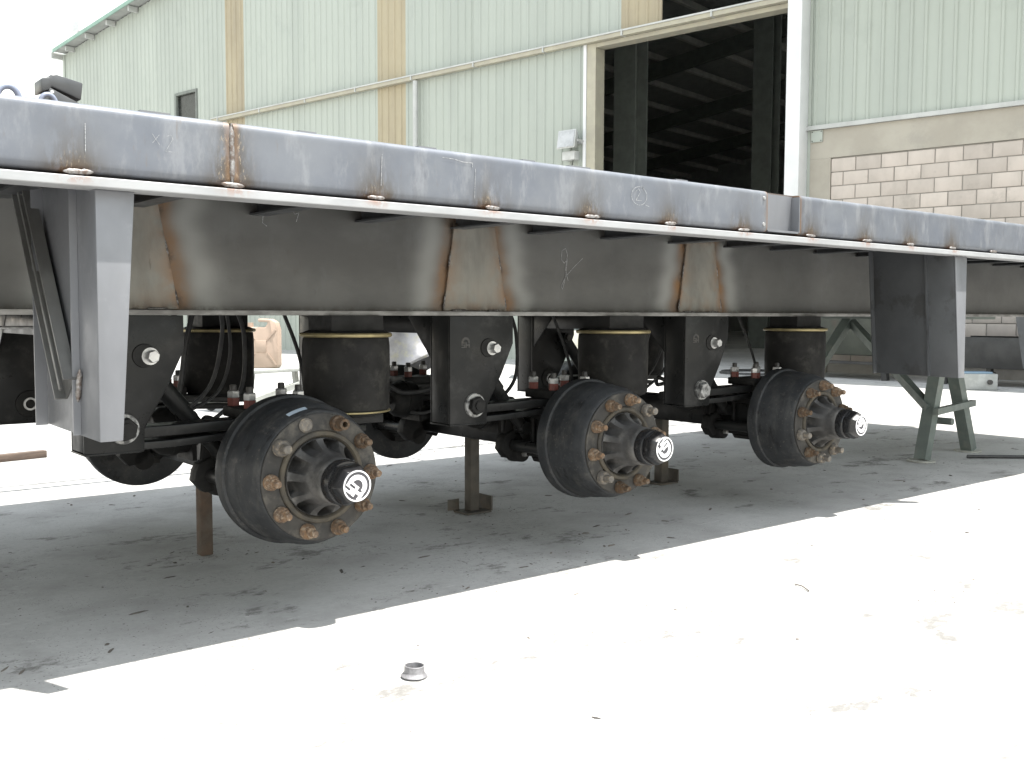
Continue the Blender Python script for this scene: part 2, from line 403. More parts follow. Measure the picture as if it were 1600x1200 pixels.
# roof
def slab(name, mat, t0, t1, n0, n1, dz0, dz1, parent=wh):
    mb = MB(); z0, z1 = roofz(t0), roofz(t1)
    mb.hexa([(t0,n0,z0+dz0),(t1,n0,z1+dz0),(t1,n1,z1+dz0),(t0,n1,z0+dz0),(t0,n0,z0+dz1),(t1,n0,z1+dz1),(t1,n1,z1+dz1),(t0,n1,z0+dz1)])
    return mb.build(name, mat, parent)
sk = NT('fill_skylight'); tb = sk.n('ShaderNodeBsdfTranslucent'); tb.inputs[0].default_value = (.38,.39,.37,1)  # translucent roof strips out of view, added to brighten the interior
sk.l(tb.outputs[0], sk.t.nodes['Material Output'].inputs['Surface']); M['fill_skylight'] = sk.m
cuts = [-31.6,-8,-5,-3,3,5,9,11,15.5]
for ca, cb in zip(cuts, cuts[1:]):
    if 1.9 < cb-ca < 2.1:
        mb = MB(); mb.add([(ca,17,roofz(ca)),(cb,17,roofz(cb)),(cb,50,roofz(cb)),(ca,50,roofz(ca))], [(0,1,2,3)]); mb.build('fill_skylight', 'fill_skylight', wh)
        slab('roof_sheet', 'roof_green', ca, cb, DW-.35, 17, .002, .04); slab('roof_sheet', 'roof_green', ca, cb, 50, 52, .002, .04)
    else:
        slab('roof_lining', 'inner_sheet', ca, cb, DW-.35, 52, -.03, .0); slab('roof_sheet', 'roof_green', ca, cb, DW-.35, 52, .002, .04)
rt = slab('gable_trim', 'roof_green', -31.6, -8, DW-.38, DW-.352, -.06, .045, wh)
slab('gable_trim', 'roof_green', -8, 15.5, DW-.40, DW-.352, -.12, .05, wh)
for k in range(18):
    t0 = -30.9+k*1.25
    MB().box(t0-.035,t0+.035,DW-.30,DW-.03,roofz(t0)-.19,roofz(t0)-.045).build('purlin_end', 'trim_grey', wh)
MB().box(-31.74,-31.63,DW-.38,40,roofz(-31.75)-.2,roofz(-31.75)-.02).build('gutter', 'trim_grey', wh)
MB().box(-31.62,-31.505,DW-.05,DW+.06,0,roofz(-31.5)-.08).build('corner_trim', 'green_sheet', wh)
# far and side walls (dark inside)
MB().prism([(-31.6,0),(15.5,0),(15.5,roofz(15.5)-.031),(-8,roofz(-8)-.031),(-31.6,roofz(-31.6)-.031)], 1, 51.7, 51.95).build('rear_wall', 'inner_sheet', wh)
MB().box(-31.5,-31.3,DW+.05,51.69,0,8.96).build('side_wall', 'inner_sheet', wh)
MB().box(14.8,15,DW+.05,51.69,0,9.04).build('side_wall', 'inner_sheet', wh)
# rafters, columns, purlins inside
for n0 in (19.0, 25.5, 32, 38.5, 45):
    for ta, tb in ((-31,-8),(-8,14.5)):
        mb = MB(); za, zb = roofz(ta), roofz(tb)
        mb.hexa([(ta,n0-.1,za-.95),(tb,n0-.1,zb-.95),(tb,n0+.1,zb-.95),(ta,n0+.1,za-.95),(ta,n0-.1,za-.4),(tb,n0-.1,zb-.4),(tb,n0+.1,zb-.4),(ta,n0+.1,za-.4)])
        mb.build('rafter', 'inner_steel', wh)
    for tc in (-30.8, -12.8, 14):
        mb = MB(); mb.box(tc-.28,tc+.28,n0-.25,n0-.22,0,roofz(tc)-.95); mb.box(tc-.28,tc+.28,n0+.22,n0+.25,0,roofz(tc)-.95); mb.box(tc-.02,tc+.02,n0-.22,n0+.22,0,roofz(tc)-.95)
        mb.build('column', 'inner_steel', wh)
for k in range(26):
    tc = -30.5+k*1.7
    MB().box(tc-.07,tc+.07,DW+.1,51.5,roofz(tc)-.38,roofz(tc)-.18).build('purlin', 'purlin', wh)
# door track, jambs, downpipe
tr = MB(); tr.box(-23.4,-7.26,DW-.14,DW-.031,TZ-.03,TZ+.045)
tr.build('door_track', 'trim_cream', wh)
tg = MB().box(-23.4,-7.26,DW-.16,DW-.04,TZ+.047,TZ+.075).build('track_cover', 'trim_grey', wh)
for k in range(9): MB().box(-23.1+k*1.8,-23.07+k*1.8,DW-.165,DW-.03,TZ-.035,TZ+.08).build('track_bracket', 'trim_grey', wh)
MB().box(-11.14,-7.26,DW-.03,DW+.22,TZ-.11,TZ-.035).build('door_lintel', 'trim_cream', wh)
mb = MB(); mb.box(-11.33,-11.13,DW-.035,DW+.24,0,TZ-.035); mb.build('door_jamb', 'trim_cream', wh)
MB().box(-11.40,-11.335,DW-.05,DW+.04,0,TZ-.035).build('jamb_cover', 'trim_white', wh)
MB().lathe([(.055,0),(.055,TZ-.06)], (-15.78,DW-.12,0), 2, 14).build('downpipe', 'trim_grey', wh, smooth=40)
# white door pillar
mb = MB(); mb.box(-7.24,-7.0,DW-.32,DW+.02,0,9.5)
mb.build('pillar', 'trim_white', wh, bevel=.006)
MB().box(-6.998,-6.952,DW-.02,DW+.06,0,9.5).build('pillar_cover', 'green_sheet', wh)
# sill, band, corner column, blocks
MB().box(-7.0,14.5,DW-.075,DW+.05,3.81,3.875).build('sill_flashing', 'trim_grey', wh)
MB().box(-6.95,14.5,DW-.02,DW+.2,3.36,3.808).build('plaster_band', 'plaster', wh)
MB().box(-6.95,-6.61,DW-.022,DW+.2,0,3.358).build('plaster_column', 'plaster', wh)
MB().box(-6.605,14.5,DW+.012,DW+.19,0,3.357).build('mortar_bed', 'mortar', wh)
pl = MB().box(-6.93,-6.745,DW-.045,DW-.024,3.62,3.80).build('cover_plate', 'green_sheet', wh)
for a in (-6.91,-6.765):
    for b in (3.64,3.78): MB().lathe([(.008,-.008),(.008,0)], (a,DW-.045,b), 1, 8).build('screw', 'dark_end', pl)
bl, ch = .394, .2125
bfull = MB().box(0,bl-.014,0,.14,0,ch-.013).mesh('block', 'block', bevel=.006)
bhalf = MB().box(0,bl/2-.014,0,.14,0,ch-.013).mesh('block', 'block', bevel=.006)
for row in range(15):
    z0 = 3.352-(row+1)*ch
    x = -6.602
    if row % 2:
        o = obj('block', bhalf, wh); o.location = (x, DW-.004+random.uniform(-.002,.004), z0); x += bl/2
    for c in range(17):
        o = obj('block', bfull, wh); o.location = (x+random.uniform(-.002,.002), DW-.004+random.uniform(-.003,.004), z0+random.uniform(-.0015,.0015)); x += bl

# floodlight on wall
Rw = Matrix.Rotation(-phi, 4, 'Z')
fl = thing('floodlight', 'grey square floodlight with control box beside warehouse doorway', 'floodlight', Rw @ Vector((-11.62, DW, 4.0)), -phi)
MB().hexa([(-.21,-.30,-.02),(.21,-.30,-.02),(.17,-.14,.02),(-.17,-.14,.02),(-.21,-.24,.33),(.21,-.24,.33),(.17,-.12,.28),(-.17,-.12,.28)]).build('lamp_head', 'lamp_grey', fl, bevel=.012)
MB().hexa([(-.185,-.312,.005),(.185,-.312,.005),(.185,-.302,.005),(-.185,-.302,.005),(-.185,-.2565,.305),(.185,-.2565,.305),(.185,-.2465,.305),(-.185,-.2465,.305)]).build('lamp_glass', 'lamp_glass', fl)
MB().box(-.15,.14,-.20,-.04,-.22,-.06).build('control_box', 'lamp_grey', fl, bevel=.01)
mb = MB(); mb.box(-.24,-.225,-.24,-.03,.1,.14); mb.box(.225,.24,-.24,-.03,.1,.14); mb.box(-.24,.24,-.045,-.03,.08,.16); mb.build('mounting_bracket', 'trim_grey', fl)
MB().tube([(.05,-.12,-.22),(.06,-.15,-.30),(.0,-.1,-.34),(-.03,-.06,-.5)], .008, 6).build('wire', 'cable', fl)

# distant mast
am = thing('antenna_mast', 'thin pale mast with small box, far behind the warehouse corner', 'antenna', Rw @ Vector((-119.4, 60, 0)), -phi)
MB().tube([(0,0,0),(0,0,37.6)], [.18,.08], 8).build('mast', 'galv', am)
MB().box(-.7,.85,-.4,.4,34.3,35.4).build('antenna_box', 'galv', am)

# ================================================================== TRAILER
YC = 3.60                                  # centre line
tl = thing('flatbed_trailer', 'unpainted steel flatbed trailer chassis with three wheelless axles', 'trailer', (0, YC, 0))
AX = [1.464, 2.754, 4.044]                 # axle positions along the trailer
XL, XR = -2.8, 7.9
Z0, Z1 = 1.217, 1.3695                     # side rail
BE = [.673,1.041,1.442,1.828,2.231,2.604,3.001,3.417,3.80,4.153,4.516]
CR = [BE[0]-.385*k for k in range(9,0,-1)]+BE+[BE[-1]+.385*k for k in range(1,13)]

def rail_seg(x0, x1, side=-1, fine=True, name='side_rail'):
    # channel section, rounded top and bottom, opening inwards; local y outer = -1.25
    sec = []; r = .018
    yo = -1.25
    sec += [(yo+.07, Z0)]
    for k in range(7): a = pi/2*k/6; sec.append((yo+r-r*sin(a), Z0+r-r*cos(a)))
    nv = 16 if fine else 2
    for k in range(1, nv): sec.append((yo, Z0+r+(Z1-Z0-2*r)*k/nv))
    for k in range(7): a = pi/2*k/6; sec.append((yo+r-r*cos(a), Z1-r+r*sin(a)))
    sec += [(yo+.07, Z1)]
    inner = [(yo+.07, Z1-.006), (yo+.02, Z1-.006), (yo+.006, Z1-.02), (yo+.006, Z0+.02), (yo+.02, Z0+.006), (yo+.07, Z0+.006)]
    full = sec+inner; n = len(full)
    nx = max(2, int((x1-x0)/(.008 if fine else .5)))
    mb = MB(); vs = []
    for i in range(nx+1):
        x = x0+(x1-x0)*i/nx
        for y, z in full:
            w = .0012*nz(x*2.3, z*6, 1)+.0006*nz(x*9, z*20, 5) if fine else 0
            vs.append((x, (y+w)*(-side), z))
    fs = [(i*n+k, (i+1)*n+k, (i+1)*n+(k+1) % n, i*n+(k+1) % n) for i in range(nx) for k in range(n)]
    fs += [tuple(range(n)), tuple(nx*n+k for k in range(n))[::-1]]
    mb.add(vs, fs)
    me = mb.mesh(name, 'rail', smooth=50)
    def fn(x, y, z):
        if y > 0: return (0, 0, 0)
        sm = spt = rst = 0
        for i, b in enumerate(BE):
            d = (x-b-.012*nz(i*1.7, 3))/.060; h = (z-Z0)
            if abs(d) > 3: continue
            rnd = .7+.3*nz(i*3.1, 2)
            hh = math.exp(-max(0, h-.015)/(.055*(1+.6*nz(i, 7))))
            sm += 1.7*rnd*math.exp(-d*d)*hh
            spt += rnd*math.exp(-(d/.7)**2)*math.exp(-h/.05)
            rst += .8*math.exp(-(d/.55)**2)*math.exp(-h/.010)
        d = abs(x-1.039); sm += .75*math.exp(-(d/.034)**2); spt += .95*math.exp(-(d/.026)**2)
        rst += .6*math.exp(-((d-.009)/.006)**2)
        for q in (3.142, 3.347):
            d = abs(x-q); rst += .7*math.exp(-(d/.006)**2); sm += .35*math.exp(-(d/.02)**2)
        sm += .45*math.exp(-(z-Z0)/.012)
        return (sm, rst, spt)
    if fine: stain(me, fn)
    return obj(name, me, tl)
rail_seg(-.4, 1.034); rail_seg(1.044, 3.142); rail_seg(3.347, 6.4)
rail_seg(XL, -.401, fine=False); rail_seg(6.401, XR, fine=False)
rail_seg(XL, XR, side=1, fine=False)
# stake pocket in the rail
pk = MB(); pk.box(3.1425,3.3465,-1.212,-1.206,Z0+.004,Z1-.004); pk.box(3.1425,3.148,-1.249,-1.2125,Z0+.008,Z1-.008)
pk.box(3.341,3.3465,-1.249,-1.2125,Z0+.008,Z1-.008); pk.box(3.1485,3.3405,-1.248,-1.2125,Z0+.004,Z0+.012)
pk.box(3.1425,3.3465,-1.2055,-1.179,Z1-.010,Z1-.005)
pk.build('stake_pocket', 'bracket', tl)
for zz in (Z1-.028, Z0+.028): MB().lathe([(.006,-.004),(.007,0)], (3.118,-1.251,zz), 1, 10).build('rivet', 'zinc', tl)
# seam weld
def weld(name, L, r, seed, mat='weld', vertical=False):
    mb = MB(); pts = []; rs = []; k = max(6, int(L/.006))
    for i in range(k+1):
        q = i/k; pts.append((q*L-L/2, .15*r*nz(q*7, seed), .2*r*nz(q*6, seed, 3)))
        rs.append(r*(.25+.75*min(1, 6*min(q, 1-q)))*(1+.22*nz(q*L*130, seed, 9)))
    if vertical: pts = [(p[1], p[2], p[0]) for p in pts]
    mb.tube(pts, rs, 8); return mb.mesh(name, mat, smooth=70)
o = obj('seam_weld', weld('seam_weld', Z1-Z0-.008, .0068, 4, 'weld', True), tl); o.location = (1.039, -1.249, (Z0+Z1)/2)
wb = [weld('weld_bead', .060, .0058, k) for k in range(4)]
ZF = 1.187
for i, b in enumerate(CR):
    if b < -.5 or b > 7: continue
    o = obj('weld_bead', wb[i % 4], tl); o.location = (b+random.uniform(-.008,.008), -1.257, Z0+.0005); o.scale = (random.uniform(.8,1.2), 1.0, random.uniform(.8, 1.1))
    o.rotation_euler = (0, random.uniform(-.04,.04), 0)
# flange bar under rail
def flange(side):
    nx = 900; mb = MB(); vs = []; ya, yb = -1.262, -1.18
    sec = [(yb, ZF), (ya+.002, ZF), (ya, ZF+.002), (ya, Z0-.0105), (ya+.002, Z0-.0085), (yb, Z0-.0085)]
    n = len(sec)
    for i in range(nx+1):
        x = -.6+7.6*i/nx
        for y, z in sec: vs.append((x, (y+.0006*nz(x*4, z*20))*-side, z))
    mb.add(vs, [(i*n+k, (i+1)*n+k, (i+1)*n+(k+1) % n, i*n+(k+1) % n) for i in range(nx) for k in range(n)]+[tuple(range(n)), tuple(nx*n+k for k in range(n))[::-1]])
    me = mb.mesh('rail_flange', 'flange', smooth=30)
    def fn(x, y, z):
        s_ = 0
        for b in BE: s_ += math.exp(-((x-b)/.035)**2)*math.exp(-(Z0-.008-z)/.010)
        return (s_, 0, 0)
    stain(me, fn); obj('rail_flange', me, tl)
flange(-1)
for x0, x1 in ((XL,-.601),(7.001,XR)): MB().box(x0,x1,-1.262,-1.18,ZF,Z0-.0085).build('rail_flange', 'flange', tl)
MB().box(XL,XR,1.18,1.262,ZF,Z0-.0085).build('rail_flange', 'flange', tl)
# deck plate and small plates on its edge
MB().box(XL,XR,-1.185,1.185,Z1+.001,Z1+.0055).build('deck_plate', 'deck', tl)
for x, L in ((.86,.07),(1.25,.05),(1.62,.06),(1.99,.05),(2.2,.09),(2.68,.06)):
    MB().box(x-L/2,x+L/2,-1.236,-1.187,Z1-.002,Z1+.0035).build('edge_tab', 'bracket', tl)
# cross members
crm = MB(); crm.box(-.03,.03,-1.18,1.18,1.222,1.228); crm.box(-.0035,.0035,-1.18,1.18,1.228,1.3625); crm.box(-.03,.03,-1.18,1.18,1.3625,1.3688)
cme = crm.mesh('cross_member', 'bracket_dark')
for x in CR:
    if x < XR-.1: obj('cross_member', cme, tl).location = (x, 0, 0)
# main beams
YW = -.53                                   # web plane of near beam (local)
GU = [(a-.590,a-.292,a-.540,a-.352) for a in AX]   # gusset bottom left/right, top left/right
GB, GT = .921, 1.243
def beam(side):
    x0, x1, dx = -.6, 7.4, .014
    nx = int((x1-x0)/dx); nz_ = 26 if side < 0 else 1
    za, zb = .9185, 1.3495
    mb = MB(); vs = []
    if side > 0: nx = 2
    for i in range(nx+1):
        for k in range(nz_+1):
            x = x0+(x1-x0)*i/nx; z = za+(zb-za)*k/nz_
            vs.append((x, side*.53-.004+.0012*nz(x*1.5, z*5), z))
    m_ = nz_+1; o = len(vs)
    for i in range(nx+1):
        for k in range(nz_+1): p = vs[i*m_+k]; vs.append((p[0], p[1]+.008, p[2]))
    fs = [(i*m_+k, (i+1)*m_+k, (i+1)*m_+k+1, i*m_+k+1) for i in range(nx) for k in range(nz_)]
    fs += [(o+i*m_+k+1, o+(i+1)*m_+k+1, o+(i+1)*m_+k, o+i*m_+k) for i in range(nx) for k in range(nz_)]
    mb.v = vs; mb.f = fs
    me = bpy.data.meshes.new('beam_web'); me.from_pydata(vs, [], fs); me.materials.append(M['web'])
    me.polygons.foreach_set('use_smooth', [True]*len(me.polygons))
    def fn(x, y, z):
        burn = pale = black = 0
        if y < 0:
            for gi, (a, b, c, d) in enumerate(GU):
                q = min(1, max(0, (z-GB)/(GT-GB))); l = a+(c-a)*q; r_ = b+(d-b)*q
                e = max(l-x, x-r_, z-GT-.0)
                if e < -.02 or e > .2: continue
                wob = .012*nz(z*14, gi*3+(5 if x > a+.1 else 0))
                burn = max(burn, (1 if e < .014 else math.exp(-((e-.014+wob)/(.026+.014*(1-q)))**2))*(.72+.5*nz(z*9, x*3, gi)))
                pale = max(pale, math.exp(-((e-.085+3*wob)/.055)**2)*1.0*min(1, 1.4-.6*abs(q-.4)))
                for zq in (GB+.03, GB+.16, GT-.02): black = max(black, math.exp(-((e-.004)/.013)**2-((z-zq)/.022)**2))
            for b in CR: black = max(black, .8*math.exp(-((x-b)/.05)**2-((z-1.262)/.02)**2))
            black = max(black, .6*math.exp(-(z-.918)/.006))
        return (burn, pale, black)
    stain(me, fn)
    w_ = obj('beam_web', me, tl)
    MB().box(XL,x0-.001,side*.53-.004,side*.53+.004,.9185,1.3495).build('beam_web', 'bracket_dark', tl)
    MB().box(x1+.001,XR,side*.53-.004,side*.53+.004,.9185,1.3495).build('beam_web', 'bracket_dark', tl)
    MB().box(XL,XR,side*.53-.07,side*.53+.07,.902,.918).build('bottom_flange', 'beam_edge', tl, bevel=.002)
    MB().box(XL,XR,side*.53-.07,side*.53+.07,1.350,1.3620).build('top_flange', 'beam_edge', tl)
beam(-1); beam(1)
# gussets near side
wv = [weld('stitch_weld', L, .0042, 20+k, 'weld_dark') for k, L in enumerate((.075,.06,.05))]
for gi, (a, b, c, d) in enumerate(GU):
    nx, nk = 30, 40; mb = MB(); vs = []; yo = YW-.0145
    for i in range(nx+1):
        for k in range(nk+1):
            q = k/nk; l = a+(c-a)*q; r_ = b+(d-b)*q; vs.append((l+(r_-l)*i/nx, yo+.0008*nz(i*.3, k*.2, gi), GB+(GT-GB)*q))
    o_ = len(vs); vs += [(p[0], YW-.0048, p[2]) for p in vs]; m_ = nk+1
    fs = [(i*m_+k, (i+1)*m_+k, (i+1)*m_+k+1, i*m_+k+1) for i in range(nx) for k in range(nk)]
    for i in range(nx): fs += [(i*m_, o_+i*m_, o_+(i+1)*m_, (i+1)*m_), (i*m_+nk, (i+1)*m_+nk, o_+(i+1)*m_+nk, o_+i*m_+nk)]
    for k in range(nk): fs += [(k, k+1, o_+k+1, o_+k), (nx*m_+k, o_+nx*m_+k, o_+nx*m_+k+1, nx*m_+k+1)]
    mb.add(vs, fs); me = mb.mesh('gusset_plate', 'gusset')
    def fn(x, y, z):
        q = (z-GB)/(GT-GB); l = a+(c-a)*q; r_ = b+(d-b)*q; e = min(x-l, r_-x)
        return (max(1.0*math.exp(-e/.035)*(.4+.6*(1-q)), .9*math.exp(-(z-GB)/.05)*(.55+.6*nz(x*18, gi*5)), .5*math.exp(-(GT-z)/.02)), 0,
                max(.5*math.exp(-e/.004)*(.6+.8*nz(z*30, gi*7)), .9*math.exp(-(GT-z)/.007), .9*math.exp(-(z-GB)/.010)*(nz(x*25, gi) > -.1)))
    stain(me, fn); obj('gusset_plate', me, tl)
    for side, (p0, p1) in enumerate((((a, GB), (c, GT)), ((b, GB), (d, GT)))):
        for k, q in enumerate((.10, .58)):
            o = obj('stitch_weld', wv[(k+gi+side) % 3], tl)
            o.location = (p0[0]+(p1[0]-p0[0])*q, YW-.0115, GB+(GT-GB)*q)
            o.rotation_euler = (0, -math.atan2(GT-GB, p1[0]-p0[0]), 0)
    for k in range(2):
        o = obj('stitch_weld', wv[k], tl); o.location = (a+.07+.16*k, YW-.02, GB+.001)
# mud-wing brackets (left with brace, right)
def bracket(x0, topw, botw, lean, nearm, sidem, brace):
    mb = MB()    # tapered front face
    zt, zb = ZF-.001, .612
    xa, xb = x0, x0+topw; xc, xd = x0+lean, x0+lean+botw
    y = -1.222
    mb.hexa([(xc,y,zb),(xd,y,zb),(xd,y+.006,zb),(xc,y+.006,zb),(xa,y,zt),(xb,y,zt),(xb,y+.006,zt),(xa,y+.006,zt)])
    fr = mb.build('bracket_face', nearm, tl, bevel=.002)
    mb = MB(); yb_ = -.79
    mb.hexa([(xc,y+.0065,zb),(xc+.006,y+.0065,zb),(xc+.006,yb_,zb+.006),(xc,yb_,zb+.006),(xa,y+.0065,zt),(xa+.006,y+.0065,zt),(xa+.006,yb_,zt+.15),(xa,yb_,zt+.15)])
    mb.build('bracket_side', sidem, tl, bevel=.0015)
    for yy in (yb_+.0005, -1.075):
        mb = MB(); w_ = .03 if yy > -1 else .018
        mb.hexa([(xc-w_,yy-.006,zb+.004),(xc-.0005,yy-.006,zb+.004),(xc-.0005,yy,zb+.004),(xc-w_,yy,zb+.004),(xa-w_,yy-.006,zt+.04),(xa-.0005,yy-.006,zt+.04),(xa-.0005,yy,zt+.04),(xa-w_,yy,zt+.04)])
        mb.build('bracket_lip', sidem, tl)
    if brace:
        A, B = Vector((x0-.026,-.69,1.245)), Vector((x0-.026,-1.045,.725))
        d = (B-A).normalized(); up = Vector((1,0,0)); r_ = d.cross(up).normalized()
        mb = MB(); h = .045
        for s_, wd in ((-1,1),(1,1)):
            c_ = r_*s_*h; mb.bar(A+c_, B+c_, .005, .03, up=(1,0,0))
        mb.bar(A+up*.0125, B+up*.0125, .085, .005, up=(1,0,0))
        mb.bar(A-up*.012+r_*.0, B-up*.012, .012, .004, up=(1,0,0))
        mb.build('bracket_brace', 'brace', tl)
        o = obj('weld_bead', wb[1], tl); o.location = (x0-.008, -1.09, .735); o.rotation_euler = (0, 1.3, pi/2); o.scale = (1.4, 1.2, 1.2)
bracket(.725, .088, .052, -.002, 'bracket', 'bracket', True)
bracket(4.607, .112, .055, .07, 'bracket', 'bracket_dark', False)
# underside rod by the left bracket
MB().tube([(-.6,-.2,.862),(.96,-.2,.862),(.985,-.2,.868),(.992,-.2,.89),(.992,-.2,.905)], .005, 8).build('rod', 'zinc', tl)
# unseen rail, set off the far side to throw the twin shadow lines
rp = MB()
rp.tube([(XL,1.66,1.29),(XR,1.66,1.29)], .020, 8); rp.tube([(XL,1.80,1.31),(XR,1.80,1.31)], .014, 8)
for k in range(9): rp.tube([(XL+.4+k*1.22,1.26,1.26),(XL+.4+k*1.22,1.80,1.31)], .012, 6)
rp.build('shadow_rail', 'dark_frame', tl)

# -------- suspension parts (built once, shared)
def place(name, me, x, side, parent=None, label=None):
    o = obj(name, me, parent or tl, label)
    if parent is None: o.location = (x, 0, 0); o.scale = (1, -side, 1)
    return o
def poly_plate(poly, y0, y1): return MB().prism(poly, 1, y0, y1)
HP = [(-.594,.501),(-.422,.496),(-.420,.565),(-.352,.680),(-.296,.797),(-.296,.9015),(-.594,.9015)]
hm = MB(); hm.prism(HP, 1, -.590, -.580)
hm.prism(HP, 1, -.473, -.463)
hm.box(-.594,-.584,-.5795,-.4735,.503,.9015)
hm.prism([(-.4625,.735),(-.4625,.9012),(-.30,.9012)], 0, -.590, -.582)
hm.box(-.595,-.43,-.592,-.46,.4945,.5005)
hanger_me = hm.mesh('hanger', 'black_paint', bevel=.0025)
def nut(r, h, y, c, holes=False, seg=6, rot=0.3):
    return MB().lathe([(r*.9,-h),(r,-h+.003),(r,0)], (c[0],y,c[1]), 1, seg, rot=rot)
bolt_me = nut(.019,.034,-.592,(-.400,.780)).lathe([(.026,-.005),(.026,0)], (-.400,-.590,.780), 1, 20).mesh('bolt', 'zinc', smooth=30)
wash_me = MB().lathe([(.034,-.004),(.036,0)], (-.418,-.5905,.782), 1, 24).mesh('washer', 'black_rough')
piv_me = MB().lathe([(.044,-.008),(.046,0)], (-.482,-.5905,.568), 1, 28).mesh('pivot_ring', 'chipped_ring', smooth=40)
pivn_me = nut(.035,.022,-.5985,(-.482,.568)).lathe([(.018,-.028),(.018,-.022)], (-.482,-.5985,.568), 1, 16).mesh('pivot_nut', 'black_rough', smooth=30)
pivz_me = nut(.036,.022,-.5985,(-.482,.568)).mesh('pivot_nut', 'chipped_ring', smooth=30)
ind_me = MB().lathe([(.050,0),(.048,.006),(.030,.008)], (-.482,-.4625,.568), 1, 28).mesh('pivot_washer', 'black_rough', smooth=40)
inb_me = MB().lathe([(.024,.008),(.024,.016),(.017,.016),(.017,.008)], (-.482,-.4625,.568), 1, 24, closed=True).mesh('pivot_bush', 'zinc', smooth=40)
ini_me = MB().lathe([(.020,.0),(.020,.018),(.012,.019),(.012,.030)], (-.400,-.4625,.780), 1, 20).mesh('inner_bolt', 'zinc', smooth=35)
# leaf springs
def leaf(pts, th, w0):
    mb = MB(); n = len(pts); vs = []
    for x, z in pts:
        for y, dz in ((-.575,0),(-.475,0),(-.475,th),(-.575,th)): vs.append((x, y, z+dz))
    mb.add(vs, [(i*4+k, i*4+(k+1) % 4, (i+1)*4+(k+1) % 4, (i+1)*4+k) for i in range(n-1) for k in range(4)]+[(0,1,2,3),((n-1)*4+3,(n-1)*4+2,(n-1)*4+1,(n-1)*4)])
    return mb
lf1 = leaf([(-.50,.545),(-.42,.536),(-.3,.537),(-.2,.540),(-.1,.541),(.1,.541),(.2,.537),(.32,.530),(.42,.528)], .031, .1)
lf1.lathe([(.047,-.577),(.047,-.474)], (-.482,0,.568), 1, 24)
lf2 = leaf([(-.425,.500),(-.33,.501),(-.2,.507),(-.1,.5135),(.1,.5135),(.2,.508),(.35,.502)], .022, .1)
leaf1_me = lf1.mesh('leaf_spring', 'black_paint', bevel=.003); leaf2_me = lf2.mesh('leaf_spring', 'black_paint', bevel=.003)
# axle clamp
clamp_me = MB().box(-.115,.115,-.605,-.445,.5725,.606).mesh('axle_clamp', 'black_rough', bevel=.004)
seat_me = MB().box(-.10,.10,-.585,-.465,.4835,.5130).mesh('axle_seat', 'black_rough', bevel=.004)
pad_me = MB().box(-.11,.11,-.60,-.45,.3305,.3525).mesh('axle_pad', 'black_rough', bevel=.004)
ub_me = []
for x in (-.085,.085): ub_me.append(MB().tube([(x,-.587,.5722),(x,-.587,.335),(x,-.575,.318),(x,-.475,.318),(x,-.463,.335),(x,-.463,.5722)], .0105, 10).mesh('u_bolt', 'black_rough', smooth=40))
def ubn(x, y):
    a = MB().lathe([(.0205,0),(.0205,.026)], (x,y,.6065), 2, 6).mesh('u_bolt_nut', 'red_paint')
    b = MB().lathe([(.0195,.0265),(.0205,.029),(.0205,.046),(.018,.049)], (x,y,.6065), 2, 6).mesh('lock_nut', 'zinc', smooth=25)
    c = MB().lathe([(.0115,.0492),(.0115,.066),(.009,.069)], (x,y,.6065), 2, 10).mesh('thread_end', 'dark_end', smooth=40)
    return a, b, c
ubns = [ubn(x, y) for x in (-.085,.085) for y in (-.587,-.463)]
# air spring
BX, BY = .291, -.542
bag_me = MB().lathe([(.10,.558),(.138,.574),(.147,.586),(.148,.66),(.1495,.74),(.149,.80),(.146,.826),(.140,.832),(.135,.8325)], (BX,BY,0), 2, 56).mesh('air_spring', 'rubber', smooth=50)
tor = lambda R_, r_, z: [(R_+r_*cos(2*pi*k/10), z+r_*sin(2*pi*k/10)) for k in range(10)]
ringt_me = MB().lathe(tor(.1505,.0078,.836), (BX,BY,0), 2, 56, closed=True).mesh('bead_ring', 'brass', smooth=60)
ringb_me = MB().lathe(tor(.1475,.0035,.577), (BX,BY,0), 2, 56, closed=True).mesh('bead_ring', 'brass', smooth=60)
bt = MB().lathe([(.135,.8328),(.146,.8445),(.130,.851)], (BX,BY,0), 2, 40); bt.box(BX-.10,BX+.10,BY-.08,BY+.08,.8512,.9017)
bagtop_me = bt.mesh('top_mount', 'black_rough', smooth=35)
bb = MB().box(BX-.09,BX+.11,BY-.055,BY+.07,.5605,.575).mesh('bottom_mount', 'black_rough')
# shock absorber
def shock():
    a, b = Vector((-.400,-.432,.785)), Vector((-.115,-.432,.445)); d = (b-a).normalized()
    mb = MB(); mb.tube([a, a+d*.235], .031, 16); mb.tube([a+d*.22, b], .025, 16)
    for p in (a, b): mb.lathe([(.026,-.03),(.026,.03)], p, 1, 16)
    return mb.mesh('shock_absorber', 'black_paint', smooth=40)
shock_me = shock()
shb_me = MB().lathe([(.016,.03),(.016,.045)], (-.400,-.432,.785), 1, 14).mesh('shock_bolt', 'dark_end', smooth=30)
